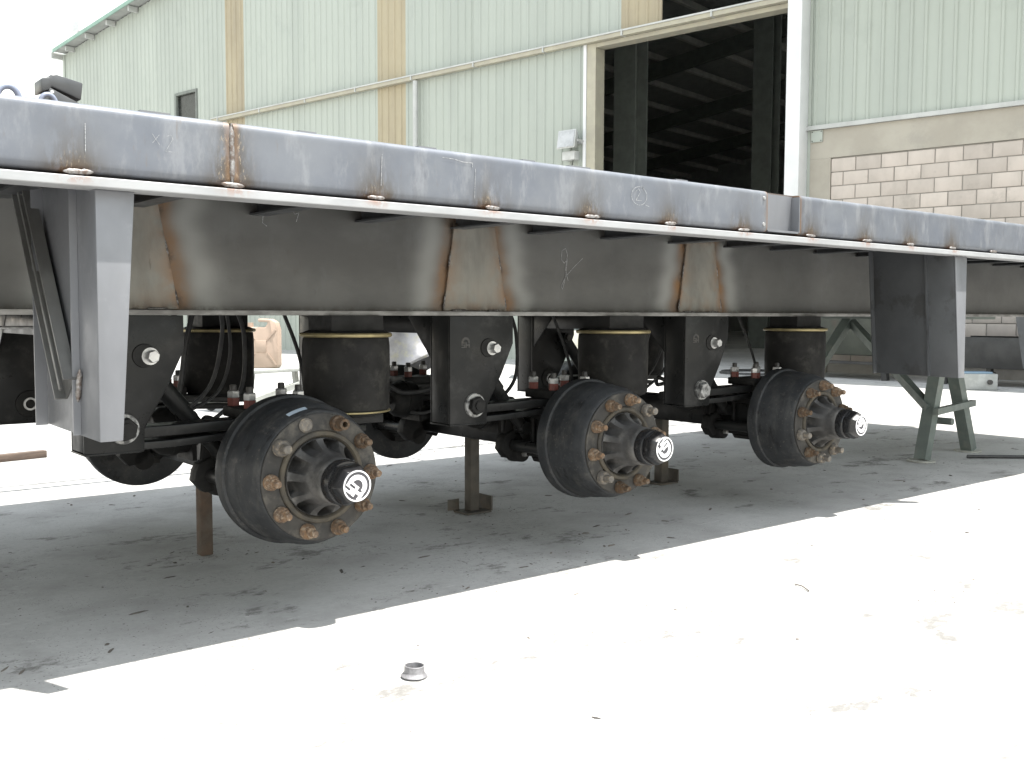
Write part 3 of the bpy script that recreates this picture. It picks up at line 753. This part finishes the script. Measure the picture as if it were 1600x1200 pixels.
# brake camshaft, slack adjuster, chamber
cs = MB().lathe([(.024,-.70),(.024,-.40)], (-.135,0,.372), 1, 16); cs.lathe([(.036,-.66),(.036,-.63)], (-.135,0,.372), 1, 18)
cam_me = cs.mesh('cam_tube', 'black_paint', smooth=40)
sl = []
for k in range(22):
    a = 2*pi*k/22; sl.append((-.135+.055*cos(a)*(1+.12*(k % 4 == 0)), .372+.055*sin(a)*(1+.12*(k % 5 == 0))))
sb = MB().prism(sl, 1, -.395, -.345); sb.prism([(-.165,.40),(-.105,.40),(-.118,.55),(-.15,.552)], 1, -.378, -.36)
sb.lathe([(.035,-.42),(.04,-.345)], (-.10,0,.335), 1, 18); sb.lathe([(.020,-.385),(.020,-.352)], (-.134,0,.55), 1, 14)
slack_me = sb.mesh('slack_adjuster', 'black_rough', bevel=.003)
sn_me = MB().lathe([(.012,-.018),(.012,0)], (-.10,-.42,.335), 1, 6).mesh('adjuster_nut', 'zinc', smooth=30)
bc = MB().lathe([(.02,-.12),(.02,-.0),(.055,.0),(.078,.03),(.082,.06),(.086,.062),(.086,.078),(.08,.08),(.078,.12),(.06,.15)], (-.30,-.29,.52), 0, 24)
bc.tube([(-.134,-.37,.55),(-.16,-.32,.53),(-.18,-.29,.52)], .008, 8); bc.box(-.185,-.17,-.36,-.22,.42,.58)
cham_me = bc.mesh('brake_chamber', 'black_rough', smooth=40)
# axle
axm = MB().box(-.065,.065,-.70,.70,.353,.483)
axle_me = axm.mesh('axle_beam', 'black_paint', bevel=.012)
# brake drum / hub (axis along y, outboard = -y, about local origin on the axle)
DR = [(.150,-.655),(.216,-.655),(.2345,-.660),(.2365,-.672),(.2365,-.700),(.2345,-.708),(.2265,-.711),(.2250,-.718),(.2240,-.775),(.2225,-.782),(.2195,-.792),(.2155,-.840),(.2100,-.852),(.2035,-.872),(.1985,-.884),(.1955,-.8865),(.12,-.8865),(.12,-.86)]
drum_me = MB().lathe(DR, (0,0,0), 1, 72, closed=True).mesh('brake_drum', 'drum', smooth=28)
sh = MB().lathe([(.05,-.668),(.21,-.668),(.214,-.662),(.05,-.662)], (0,0,0), 1, 48, closed=True)
sh.box(-.06,.06,-.6615,-.62,-.14,-.07); sh.lathe([(.075,-.6615),(.075,-.63)], (0,0,0), 1, 20); sh.lathe([(.03,-.6615),(.03,-.60)], (-.135,0,-.046), 1, 16)
shield_me = sh.mesh('dust_shield', 'black_rough', smooth=35)
fl_me = MB().lathe([(.118,-.8868),(.193,-.8868),(.1935,-.8935),(.190,-.896),(.141,-.896),(.1405,-.892),(.118,-.892)], (0,0,0), 1, 64, closed=True).mesh('hub_flange', 'hub_face', smooth=28)
lip_me = MB().lathe([(.1402,-.8925),(.140,-.901),(.137,-.9045),(.127,-.9045),(.1215,-.899),(.1195,-.8925)], (0,0,0), 1, 64, closed=True).mesh('hub_lip', 'hub_lip', smooth=35)
hb = MB(); NR, NTH = 16, 160; vs = []
def smst(a, b, x): q = min(1, max(0, (x-a)/(b-a))); return q*q*(3-2*q)
prof_ = [(.1185,-.886),(.1185,-.900)]
for k in range(NR+1):
    q = k/NR; r = .117-(.117-.0745)*q; prof_.append((r, -.903-.062*q**1.7))
prof_ += [(.0725,-.980),(.0715,-.998),(.0705,-1.008),(.0670,-1.0135),(.050,-1.014)]
npf = len(prof_)
for k in range(NTH):
    th = 2*pi*k/NTH
    pk_ = smst(-.55, .15, cos(9*th))
    for r, y in prof_:
        dp = smst(.120, .110, r)*smst(.0765, .088, r)*pk_
        dp = (1-smst(.110,.1165,r))*smst(.0775,.090,r)*pk_
        vs.append((r*cos(th), y+dp*.058, r*sin(th)))
hb.add(vs, [(k*npf+i_, ((k+1) % NTH)*npf+i_, ((k+1) % NTH)*npf+i_+1, k*npf+i_+1) for k in range(NTH) for i_ in range(npf-1)])
hub_me = hb.mesh('hub', 'hub_iron', smooth=45)
cp = MB().lathe([(.055,-1.0142),(.0665,-1.0144),(.0675,-1.019),(.0670,-1.044),(.0635,-1.050),(.050,-1.0512)], (0,0,0), 1, 48)
cap_me = cp.mesh('hub_cap', 'cap_black', smooth=35)
hx = MB(); hx.lathe([(.0635,-1.0505),(.0640,-1.070),(.0590,-1.088),(.0500,-1.1025),(.0478,-1.1045)], (0,0,0), 1, 6)
hex_me = hx.mesh('cap_nut', 'cap_black', bevel=.004, smooth=50)
disc_me = MB().lathe([(.0462,-1.1046),(.0462,-1.1062)], (0,0,0), 1, 40).mesh('badge', 'emblem_back')
def arcpoly(mb, r0, r1, a0, a1, y0, y1, n=24):
    vs = []
    for k in range(n+1):
        a = a0+(a1-a0)*k/n
        for r, y in ((r0,y0),(r1,y0),(r1,y1),(r0,y1)): vs.append((r*cos(a), y, r*sin(a)))
    mb.add(vs, [(k*4+i, k*4+(i+1) % 4, (k+1)*4+(i+1) % 4, (k+1)*4+i) for k in range(n) for i in range(4)]+[(0,1,2,3),(n*4+3,n*4+2,n*4+1,n*4)])
def emblem(s, y0, y1, ring=True):
    mb = MB()
    if ring: arcpoly(mb, .0408*s, .0448*s, 0, 2*pi, y0, y1, 48)
    s *= 1.2
    arcpoly(mb, .0150*s, .0265*s, radians(-8), radians(190), y0, y1, 26)      # arch
    b = lambda x0, x1, z0, z1: mb.box(x0*s, x1*s, y0, y1, z0*s, z1*s)
    # S under the left foot of the arch
    x0, x1 = -.0262, -.0035
    b(x0,x1,-.0045,.0005); b(x0,x0+.0065,-.0105,-.0047); b(x0,x1,-.0155,-.0107); b(x1-.0065,x1,-.0212,-.0157); b(x0,x1,-.0265,-.0214)
    # H under the right foot
    x0, x1 = -.0015, .0262
    b(x0,x0+.0085,-.0265,.0005); b(x1-.0085,x1,-.0265,-.0048); b(x0+.0086,x1-.0086,-.0165,-.0085)
    return mb
emb_me = emblem(1., -1.1075, -1.1063).mesh('emblem', 'emblem_white')
# stud with cone collar and nut, along -y from the flange
sm_ = MB().lathe([(.018,-.8965),(.0215,-.899),(.0205,-.912),(.0165,-.922)], (0,0,0), 1, 16)
sm_.lathe([(.0145,-.915),(.0155,-.918),(.0155,-.931),(.0135,-.934)], (0,0,0), 1, 6)
sm_.lathe([(.0098,-.933),(.0098,-.951),(.0085,-.954)], (0,0,0), 1, 12)
stud_a = sm_.mesh('stud', 'rust_stud', smooth=30)
s2 = MB().lathe([(.018,-.8965),(.0225,-.899),(.0225,-.915),(.019,-.921)], (0,0,0), 1, 18); s2.lathe([(.0125,-.92),(.0125,-.95),(.0105,-.953)], (0,0,0), 1, 12)
stud_b = s2.mesh('stud', 'stud_grey', smooth=30)
s3 = MB().lathe([(.018,-.8965),(.0215,-.899),(.0215,-.916),(.017,-.921)], (0,0,0), 1, 18); s3.lathe([(.008,-.951),(.0145,-.951),(.0155,-.948),(.0155,-.921),(.008,-.921)], (0,0,0), 1, 16, closed=True)
stud_c = s3.mesh('stud', 'rust_stud', smooth=30)
s4 = MB().lathe([(.019,-.8965),(.020,-.900),(.015,-.905)], (0,0,0), 1, 14); stud_d = s4.mesh('stud', 'stud_grey', smooth=30)
tape_me = MB()
vs = []
for k in range(9):
    a = radians(98+18*k/8)
    for y, r_ in ((-.852,.2106),(-.868,.2052)): vs.append(((r_+.001)*cos(a), y, (r_+.001)*sin(a)))
tape_me.add(vs, [(2*k, 2*k+1, 2*k+3, 2*k+2) for k in range(8)]); tape_me = tape_me.mesh('paint_mark', 'machine_blue')
ZC = .418
def wheel(x, near, spin, erot, idx):
    d = obj('brake_drum', drum_me, tl); d.location = (x, 0, ZC)
    if not near: d.rotation_euler = (0, 0, pi)
    obj('dust_shield', shield_me, d); obj('hub_flange', fl_me, d); obj('hub_lip', lip_me, d); h = obj('hub', hub_me, d); h.rotation_euler = (0, spin+.1, 0)
    obj('hub_cap', cap_me, d); c_ = obj('cap_nut', hex_me, d); c_.rotation_euler = (0, -erot+.25, 0)
    obj('badge', disc_me, d)
    e = obj('emblem', emb_me, d, 'white ring emblem with arch and letters'); e.rotation_euler = (0, -erot, 0)
    for k in range(10):
        a = spin+2*pi*k/10
        me = stud_a
        if idx == 0: me = {2: stud_c, 3: stud_d, 4: stud_b}.get(k, stud_a)
        elif idx == 1: me = {6: stud_b, 1: stud_b}.get(k, stud_a)
        elif idx == 2: me = {5: stud_b, 7: stud_b, 8: stud_b}.get(k, stud_a)
        s_ = obj('stud', me, d); s_.location = (.1675*cos(a), 0, .1675*sin(a)); s_.rotation_euler = (0, random.random()*6, 0); s_.scale = (1.13, 1, 1.13)
    if idx == 0: obj('paint_mark', tape_me, d)
for i, x in enumerate(AX):
    obj('axle_beam', axle_me, tl).location = (x, 0, 0)
    wheel(x, True, (0., .17, .30)[i], (radians(-40), radians(-140), radians(-135))[i], i)
    wheel(x, False, .1*i, .4*i, 9)
    for side in (-1, 1):
        h = place('hanger', hanger_me, x, side)
        obj('bolt', bolt_me, h); obj('washer', wash_me, h); obj('pivot_ring', piv_me, h); obj('pivot_nut', pivn_me if i < 2 else pivz_me, h); obj('pivot_washer', ind_me, h); obj('pivot_bush', inb_me, h); obj('inner_bolt', ini_me, h)
        place('leaf_spring', leaf1_me, x, side); place('leaf_spring', leaf2_me, x, side)
        c_ = place('axle_clamp', clamp_me, x, side); obj('axle_seat', seat_me, c_); obj('axle_pad', pad_me, c_)
        for u_ in ub_me: obj('u_bolt', u_, c_)
        for a, b, e in ubns:
            obj('u_bolt_nut', a, c_); obj('lock_nut', b, c_); obj('thread_end', e, c_)
        b_ = place('air_spring', bag_me, x, side)
        obj('bead_ring', ringt_me, b_); (obj('bead_ring', ringb_me, b_) if i == 0 and side < 0 else None); obj('top_mount', bagtop_me, b_); obj('bottom_mount', bb, b_)
        s_ = place('shock_absorber', shock_me, x, side); obj('shock_bolt', shb_me, s_)
        c2 = place('cam_tube', cam_me, x, side)
        s2_ = place('slack_adjuster', slack_me, x, side); obj('adjuster_nut', sn_me, s2_)
        place('brake_chamber', cham_me, x, side)
for i, x in enumerate(AX):
    cc_ = MB(); cc_.box(x-.588,x-.54,-.46,.46,.835,.9015); cc_.build('cross_channel', 'black_paint', tl, bevel=.003)
def smooth_path(pts):
    P = [Vector(p) for p in pts]; out = []
    for i in range(len(P)-1):
        p0, p1, p2, p3 = P[max(i-1,0)], P[i], P[i+1], P[min(i+2,len(P)-1)]
        for k in range(8):
            t_ = k/8; out.append(.5*((2*p1)+(p2-p0)*t_+(2*p0-5*p1+4*p2-p3)*t_*t_+(3*p1-p0-3*p2+p3)*t_**3))
    out.append(P[-1]); return out
for i, x in enumerate(AX):
    for q in (-1, 1):
        MB().tube(smooth_path([(x-.28,q*.29,.55),(x-.36,q*.22,.60),(x-.30,q*.16,.56),(x-.15,q*.12,.60),(x-.10,q*.10,.80),(x-.06,q*.08,.93)]), .010, 8).build('air_line', 'cable', tl, smooth=60)
        MB().tube(smooth_path([(x-.28,q*.31,.50),(x-.20,q*.20,.46),(x-.08,q*.16,.50),(x+.08,q*.14,.62),(x+.12,q*.10,.82),(x+.10,q*.07,.93)]), .008, 8).build('air_line', 'cable', tl, smooth=60)
        MB().tube(smooth_path([(x+.05,q*.40,.505),(x+.12,q*.36,.53),(x+.22,q*.36,.60),(x+.24,q*.30,.75),(x+.20,q*.24,.93)]), .007, 8).build('air_line', 'cable', tl, smooth=60)
for yy in (-.11, .02, .15): MB().tube([(XL+.2,yy,.93),(XR-.2,yy,.93)], .012, 8).build('air_pipe', 'cable', tl, smooth=60)
# stamps on hangers
stm = emblem(.62, -.5908, -.5900, False)
stm.v = [(a-.523, b, c+.803) for a, b, c in stm.v]; stamp_me = stm.mesh('stamp', 'dark_end')
for i in (1, 2):
    o = obj('stamp', stamp_me, tl, 'arch and letters stamped in the hanger plate'); o.location = (AX[i], 0, 0)
# air hoses
def hose(pts, r=.009):
    P = [Vector(p) for p in pts]; out = []
    for i in range(len(P)-1):
        p0, p1, p2, p3 = P[max(i-1,0)], P[i], P[i+1], P[min(i+2,len(P)-1)]
        for k in range(8):
            t_ = k/8; out.append(.5*((2*p1)+(p2-p0)*t_+(2*p0-5*p1+4*p2-p3)*t_*t_+(3*p1-p0-3*p2+p3)*t_**3))
    out.append(P[-1]); return MB().tube(out, r, 8)
for x in AX:
    hose([(x-.03,-.62,.352),(x-.02,-.64,.33),(x+.02,-.66,.325),(x+.03,-.665,.36)], .003).build('wire_loop', 'galv', tl, smooth=60)

# chalk marks
def chalk(strokes, y, wd=.0022, parent=tl):
    mb = MB()
    for st_ in strokes:
        for a, b in zip(st_, st_[1:]):
            d = Vector((b[0]-a[0], 0, b[1]-a[1])); L = d.length
            if L < 1e-6: continue
            n_ = Vector((-d.z, 0, d.x))/L*wd/2
            A, B = Vector((a[0], y, a[1])), Vector((b[0], y, b[1]))
            mb.add([A-n_, B-n_, B+n_, A+n_], [(0,1,2,3)])
    return mb.build('chalk_mark', 'chalk', parent)
circ = lambda cx, cz, rx, rz_, n=22: [(cx+rx*cos(2*pi*k/n+1), cz+rz_*sin(2*pi*k/n+1)) for k in range(n+2)]
yR = -1.2525
chalk([circ(2.452,1.299,.036,.030), [(2.435,1.312),(2.448,1.322),(2.458,1.312),(2.436,1.284),(2.464,1.284)], [(2.48,1.272),(2.50,1.267)]], yR, .0016)
chalk([[(1.66,1.346),(1.70,1.345),(1.73,1.340),(1.765,1.340)],[(1.765,1.342),(1.764,1.328)]], yR, .0018)
chalk([[(1.775,1.325),(1.772,1.24)]], yR, .0012); chalk([[(1.462,1.335),(1.458,1.25)]], yR, .0014)
chalk([[(.698,1.325),(.697,1.262)]], yR, .0018)
chalk([[(.845,1.32),(.862,1.296)],[(.862,1.318),(.846,1.298)],[(.878,1.316),(.889,1.321),(.894,1.312),(.876,1.282),(.897,1.282)]], yR, .0008)
yW = YW-.0062
q = [(2.79,1.045),(2.775,1.09),(2.785,1.15),(2.775,1.175),(2.755,1.165),(2.752,1.13),(2.768,1.115),(2.785,1.13),(2.775,1.06),(2.76,1.01),(2.752,1.02),(2.775,1.06),(2.82,1.10),(2.87,1.138)]
chalk([q], yW, .0022)
chalk([[(1.46,1.25),(1.455,1.2),(1.47,1.19)],[(1.56,1.25),(1.57,1.235),(1.585,1.24),(1.575,1.21)]], yW, .002)

# ================================================================== SUPPORTS
axb = .3405-.0225
def stand(x, y, top, label, wdt, mat, base):
    o = thing('support_post', label, 'support post', (x, y, 0), 0)
    mb = MB(); h = wdt/2
    mb.box(-h,h,-h,h,.004 if not base else .010,top)
    mb.build('post', mat, o, bevel=.004)
    if base:
        b_ = MB().box(-.068,.068,-.06,.05,.001,.0095).build('base_plate', 'grey_post', o)
        MB().box(.066,.074,-.06,.05,.0096,.075).build('angle_iron', 'grey_post', o); MB().box(-.10,-.04,.045,.052,.0096,.06).build('angle_iron', 'grey_post', o)
    return o
stand(1.474, 3.63, .352, 'rusty brown square post under the axle of the nearest drum', .047, 'rust_bar', False)
stand(2.764, 3.68, .352, 'grey-brown square post with base plate under the middle axle', .050, 'grey_post', True)
stand(4.05, 3.69, .352, 'square post mostly hidden behind the middle drum, under the rearmost axle', .055, 'grey_post', True)
# trestle
tt = thing('trestle', 'green steel trestle with splayed legs under the trailer at right', 'trestle', (6.2, 3.2, 0))
def leg(a, b):
    a, b = Vector(a), Vector(b); mb = MB()
    mb.bar(a, b, .068, .006, up=(0,1,0))
    d = (b-a).normalized(); r_ = d.cross(Vector((0,1,0))).normalized()
    mb.bar(a+r_*.031+Vector((0,.038,0)), b+r_*.031+Vector((0,.038,0)), .006, .07, up=(0,1,0))
    mb.bar(a-r_*.031+Vector((0,.038,0)), b-r_*.031+Vector((0,.038,0)), .006, .07, up=(0,1,0))
    return mb
leg((-.265,0,.012),(-.02,0,.885)).build('leg', 'trestle_paint', tt)
leg((.43,.05,.012),(.06,.05,.885)).build('leg', 'trestle_paint', tt)
for x, y in ((-.265,.04),(.43,.09)): MB().lathe([(.085,.001),(.085,.010)], (x,y,0), 2, 20).build('foot_plate', 'foot_plate', tt)
MB().bar((-.24,-.03,.315),(.36,.03,.335), .035, .04).build('crossbar', 'trestle_paint', tt)
MB().lathe([(.022,-.08),(.022,.05)], (-.12,0,.25), 1, 12).build('peg', 'trestle_paint', tt)
MB().bar((-.20,.03,.33),(.25,.88,.86), .05, .05).build('strut', 'trestle_paint', tt)
MB().bar((.25,.90,.88),(-.65,.90,.05), .07, .05).build('strut', 'trestle_paint', tt)
MB().box(-.12,.35,-.10,.96,.8855,.9018).build('head_plate', 'trestle_paint', tt)

# ================================================================== GROUND ITEMS
rg = MB().lathe([(.022,.001),(.026,.001),(.033,.003),(.0335,.005),(.0265,.0125),(.0255,.014),(.0255,.030),(.0235,.031),(.0222,.030)], (0,0,0), 2, 32, closed=True)
o = tag(rg.build('steel_ring', 'ring_steel', None, smooth=35), 'small flanged steel ring lying on the sunlit concrete in front', 'ring'); o.location = (1.378, 2.075, 0); o.rotation_euler = (.02, .03, .4)
o = tag(MB().box(-.9,.30,-.028,.028,.001,.045).build('timber_bar', 'wood', None, bevel=.004), 'brown bar lying on the bright ground at far left', 'bar'); o.location = (1.42, 6.70, 0); o.rotation_euler = (0,0,.18)
o = tag(hose([(6.30,3.13,.012),(6.42,3.03,.012),(6.7,2.80,.012),(7.2,2.5,.012),(7.9,2.3,.012)], .011).build('cable', 'cable', None, smooth=60), 'dark cable on the shaded ground beside the trestle feet', 'cable')
o = tag(MB().tube([(2.862,1.998,.004),(2.85,1.96,.007),(2.826,1.917,.004)], .0022, 6).build('twig', 'debris'), 'thin twig lying on the sunlit concrete at right', 'twig')
# loose debris
db = MB()
def chip(x, y, s, el=1., ang=None):
    a = random.random()*pi if ang is None else ang
    h = s*random.uniform(.25,.6); n = random.randint(4,6); pts = []
    for k in range(n):
        th = 2*pi*k/n+random.uniform(-.3,.3); r = s*random.uniform(.6,1.1)
        px, py = r*cos(th)*el, r*sin(th); pts.append((x+px*cos(a)-py*sin(a), y+px*sin(a)+py*cos(a)))
    vs = [(p[0],p[1],.0005) for p in pts]+[(x+(p[0]-x)*.6, y+(p[1]-y)*.6, h) for p in pts]
    db.add(vs, [tuple(range(n))[::-1], tuple(range(n,2*n))]+[(k,(k+1)%n,n+(k+1)%n,n+k) for k in range(n)])
for k in range(520):
    x = random.uniform(-.2, 7.5); y = random.uniform(1.2, 5.6)
    if y < 2.6 and random.random() < .6: continue
    chip(x, y, random.choice((.002,.003,.003,.004,.005,.008)), random.choice((1,1,1.5,3,5)))
for cx, cy, n_, sp_ in ((1.47,3.6,40,.10),(2.76,3.65,60,.12),(2.6,2.75,45,.16),(1.9,2.65,30,.12),(5.95,3.2,25,.12),(3.4,2.3,25,.10),(3.9,2.0,25,.10),(2.4,2.05,20,.08),(3.1,1.6,20,.08)):
    for k in range(n_): chip(cx+random.gauss(0,sp_), cy+random.gauss(0,sp_*.6), random.choice((.0015,.002,.003,.004)), random.choice((1,1.3,2.5)))
for k in range(160): chip(random.uniform(.8,5.5), random.uniform(1.0,2.6), random.choice((.0015,.002,.002,.003)), random.choice((1,1,2,4)))
for x, y, s, e, a in ((1.02,3.05,.007,7,.2),(1.25,3.4,.006,5,.1),(.85,2.75,.006,4,.9),(.62,2.72,.006,4,1.),(2.1,3.1,.007,6,.1),(2.3,2.75,.006,6,.0),(3.0,3.1,.009,5,.3),(3.3,3.2,.008,6,.2)):
    chip(x, y, s, e, a)
d_ = db.build('debris', 'debris'); d_['kind'] = 'stuff'; tag(d_, 'loose grit and metal scraps scattered over the concrete', 'debris')

# ================================================================== DECK ITEMS
ph = thing('plastic_housing', 'small black plastic housing sitting on the trailer deck at far left', 'housing', (.690, 2.50, Z1+.0055)); ph.scale = (.85, .85, .80)
MB().hexa([(-.045,-.03,.001),(.085,-.03,.001),(.085,.05,.001),(-.045,.05,.001),(-.035,-.03,.055),(.02,-.03,.03),(.02,.05,.03),(-.035,.05,.055)]).build('base', 'plastic_black', ph, bevel=.003)
MB().prism([(-.055,.040),(-.055,.078),(-.036,.084),(-.030,.092),(-.015,.094),(.052,.080),(.046,.030),(-.028,.058),(-.036,.048)], 1, -.028, .045).build('hood', 'plastic_black', ph, bevel=.004)
MB().lathe([(.005,-.004),(.005,0)], (-.030,-.031,.042), 1, 10).build('bolt', 'zinc', ph)
a_ = [( .650+.017*cos(pi*k/10), 2.45, Z1+.006+.022*sin(pi*k/10)) for k in range(11)]
tag(MB().tube([(.69,2.47,Z1+.012)]+a_+[(.60,2.46,Z1+.009)], .0055, 8).build('hose_loop', 'hose', None, smooth=60), 'grey hose loop beside the black housing on the deck', 'hose')
a_ = [(.565+.022*cos(pi*k/10), 2.44, Z1+.007+.026*sin(pi*k/10)) for k in range(11)]
tag(MB().tube(a_, .007, 8).build('hose_loop', 'hose', None, smooth=60), 'grey-blue hose loop on the deck at the extreme left edge', 'hose')

# ================================================================== YARD ITEMS BEHIND
tw = thing('trolley', 'white metal trolley frame in bright sun behind the trailer', 'trolley', (4.35, 8.95, 0), .3)
for x in (-.55,.55):
    for y in (-.25,.25): MB().bar((x,y,.06),(x*.92,y,.36), .045, .045).build('leg', 'white_paint', tw)
mb = MB(); mb.box(-.62,.62,-.30,.30,.361,.392); mb.build('shelf', 'white_paint', tw, bevel=.004)
MB().bar((-.5,-.27,.12),(.5,-.27,.33), .05, .05).build('stay', 'white_paint', tw)
for x in (-.55,.55):
    for y in (-.25,.25): MB().lathe([(.04,-.012),(.055,-.012),(.055,.012),(.04,.012)], (x,y,.056), 1, 16).build('wheel', 'tyre', tw)
def jerrycan(loc, rz, label, s=1.):
    j = thing('jerrycan', label, 'jerrycan', loc, rz, 'jerrycans behind the trailer')
    pf = [(-.17,.0),(.155,.0),(.17,.02),(.17,.36),(.15,.43),(.10,.46),(-.02,.465),(-.02,.435),(.075,.43),(.05,.385),(-.15,.385),(-.17,.36)]
    MB().prism([(a*s, b*s) for a, b in pf], 1, -.075*s, .075*s).build('body', 'jerry', j, bevel=.012*s)
    MB().prism([(-.04*s,.15*s),(.06*s,.15*s),(.06*s,.26*s),(-.04*s,.26*s)], 1, -.083*s, -.0755*s).build('panel', 'jerry', j, bevel=.006)
    for a, b in (((-.15,.03),(-.05,.14)),((.15,.03),(.07,.14)),((-.15,.36),(-.05,.27)),((.15,.36),(.07,.27))):
        MB().bar((a[0]*s,-.078*s,a[1]*s),(b[0]*s,-.078*s,b[1]*s), .012, .014).build('rib', 'jerry', j)
    MB().lathe([(.03*s,0),(.03*s,.04*s)], (-.11*s,0,.386*s), 2, 16).build('cap', 'jerry', j)
    return j
jerrycan((4.22, 8.93, .393), -.70, 'cream jerrycan standing on the white trolley, between the two left air springs')
jerrycan((5.62, 9.30, .46), -.65, 'second cream jerrycan half hidden behind the front air spring')
wt = thing('work_table', 'pale low steel table behind the front air spring carrying a jerrycan', 'table', (5.65, 9.35, 0), -.65)
MB().box(-.6,.6,-.3,.3,.42,.459).build('table_top', 'white_paint', wt, bevel=.004)
for x in (-.55,.55):
    for y in (-.25,.25): MB().box(x-.02,x+.02,y-.02,y+.02,.001,.4195).build('leg', 'white_paint', wt)
hp = []
for k in range(70):
    a = 2*pi*k/20; hp.append((4.75+(.33+.04*nz(k*.3))*cos(a), 8.05+(.30+.05*nz(k*.4, 2))*sin(a), .03+.0022*k+.02*abs(nz(k*.5, 8))))
tag(MB().tube(hp, .026, 8).build('hose_coil', 'white_paint', None, smooth=60), 'coil of pale thick hose lying in the sun below the cream jerrycan', 'hose')
# steel rim leaning on a tyre
ty = thing('tyre', 'black truck tyre lying flat under the silver wheel rim', 'tyre', (5.10, 7.55, 0))
MB().lathe([(.27,.03),(.42,.005),(.50,.04),(.52,.14),(.50,.24),(.42,.275),(.27,.25)], (0,0,0), 2, 48, closed=True).build('casing', 'tyre', ty, smooth=40)
rmo = thing('wheel_rim', 'silver truck wheel rim tilted on a tyre behind the trailer', 'wheel rim', (5.03, 7.50, .43))
rmo.rotation_euler = (Matrix.Rotation(radians(-28), 3, Vector((F.x,F.y,0)).normalized()) @ Matrix.Rotation(radians(-12), 3, R0)).to_euler()
MB().lathe([(.255,.0),(.285,-.004),(.292,.012),(.27,.03),(.262,.07),(.248,.11),(.250,.25),(.275,.31),(.285,.335),(.292,.352),(.285,.362),(.27,.345),(.262,.325),(.24,.26),(.238,.1),(.252,.06)], (0,0,0), 2, 56, closed=True).build('barrel', 'rim_silver', rmo, smooth=40)
MB().lathe([(.11,.24),(.24,.20),(.24,.21),(.11,.25)], (0,0,0), 2, 40, closed=True).build('disc', 'rim_silver', rmo, smooth=40)
# blue machine in the far gap
mc = thing('machine', 'pale blue machine with cream sloping front behind the middle hanger', 'machine', (9.55, 10.5, 0), -.75)
MB().box(-.5,.6,-.1,.8,.46,1.25).build('housing', 'machine_blue', mc, bevel=.02)
for k in range(3): MB().box(-.42+.26*k,-.24+.26*k,-.17,-.102,.72,1.2).build('louvre', 'machine_blue', mc, bevel=.01)
MB().hexa([(-.35,-.35,.36),(.15,-.35,.36),(.35,.3,.36),(-.45,.3,.36),(-.45,-.32,.62),(.28,-.32,.70),(.35,-.102,.70),(-.48,-.102,.70)]).build('front_panel', 'machine_cream', mc, bevel=.01)
for x in (-.4,.45):
    for y in (0,.65): MB().box(x-.04,x+.04,y-.04,y+.04,.001,.459).build('leg', 'dark_frame', mc)
# second low trailer frame across the yard
lt = thing('equipment_frame', 'long dark low steel frame on castors far behind at right', 'frame', (13.0, 5.2, 0))
MB().box(-.06,.06,-2.2,1.72,.23,.63).build('side_beam', 'dark_frame', lt, bevel=.004)
MB().box(.9,1.02,-2.2,1.72,.23,.63).build('side_beam', 'dark_frame', lt, bevel=.004)
for y in (-1.9,.45): MB().hexa([(-.075,y-.25,.25),(.0,y-.25,.25),(.0,y+.1,.25),(-.075,y+.1,.25),(-.075,y-.20,.92),(.0,y-.20,.92),(.0,y+.22,.92),(-.075,y+.22,.92)]).build('post', 'bracket_dark', lt)
MB().box(-.05,.9,-2.2,1.72,.90,.95).build('top_frame', 'dark_frame', lt)
for y in (-1.6,1.0,1.5):
    c_ = MB().box(-.04,.04,y-.03,y+.03,.15,.2295).build('castor_fork', 'dark_frame', lt)
    MB().lathe([(.06,-.03),(.1,-.03),(.1,.03),(.06,.03)], (0,y,.1), 0, 20).build('castor_wheel', 'tyre', lt, smooth=40)
ol = thing('storage_tank', 'olive green steel tank on legs far behind the right air spring', 'tank', (13.1, 8.4, 0))
MB().prism([(-1.0,.55),(-.7,.34),(.75,.34),(1.1,.62),(1.1,1.15),(-1.0,1.15)], 0, -.3, .7).build('tank_body', 'olive', ol, bevel=.03)
for y in (-.8,.85): MB().bar((-.2,y,.002),(-.2,y*.9,.5), .08, .08).build('leg', 'dark_frame', ol)
MB().box(-.28,-.2,-1.1,1.1,.215,.255).build('base_rail', 'dark_frame', ol)
bt_ = thing('battery_box', 'white battery box with blue lid on the ground beside dark frame', 'battery', (12.30, 6.02, 0), -.75)
MB().box(-.2,.2,-.13,.13,.002,.2).build('case', 'battery', bt_, bevel=.012); MB().box(-.2,.14,-.12,.12,.201,.222).build('lid', 'battery_blue', bt_, bevel=.006)
MB().lathe([(.03,-.03),(.03,0)], (.1,-.131,.1), 1, 14).build('socket', 'dark_end', bt_)
sg = thing('green_sign', 'green panel on post in front of block wall at right', 'sign', (12.9, 6.75, 0), -pi/2+.1)
MB().box(-.25,.12,-.015,.015,.62,.93).build('panel', 'sign_green', sg); MB().box(-.02,.02,.016,.05,.001,.93).build('post', 'dark_frame', sg)
cr_ = []
for k in range(60):
    a = 2*pi*k/24; cr_.append((12.8+.55*cos(a)+.05*nz(k*.2), 9.7+.55*sin(a)+.08*nz(k*.3, 4), .015+.0004*k))
tag(MB().tube(cr_, .012, 6).build('cable_coil', 'cable', None, smooth=60), 'loose coil of thin cable on the shaded floor by the doorway', 'cable')
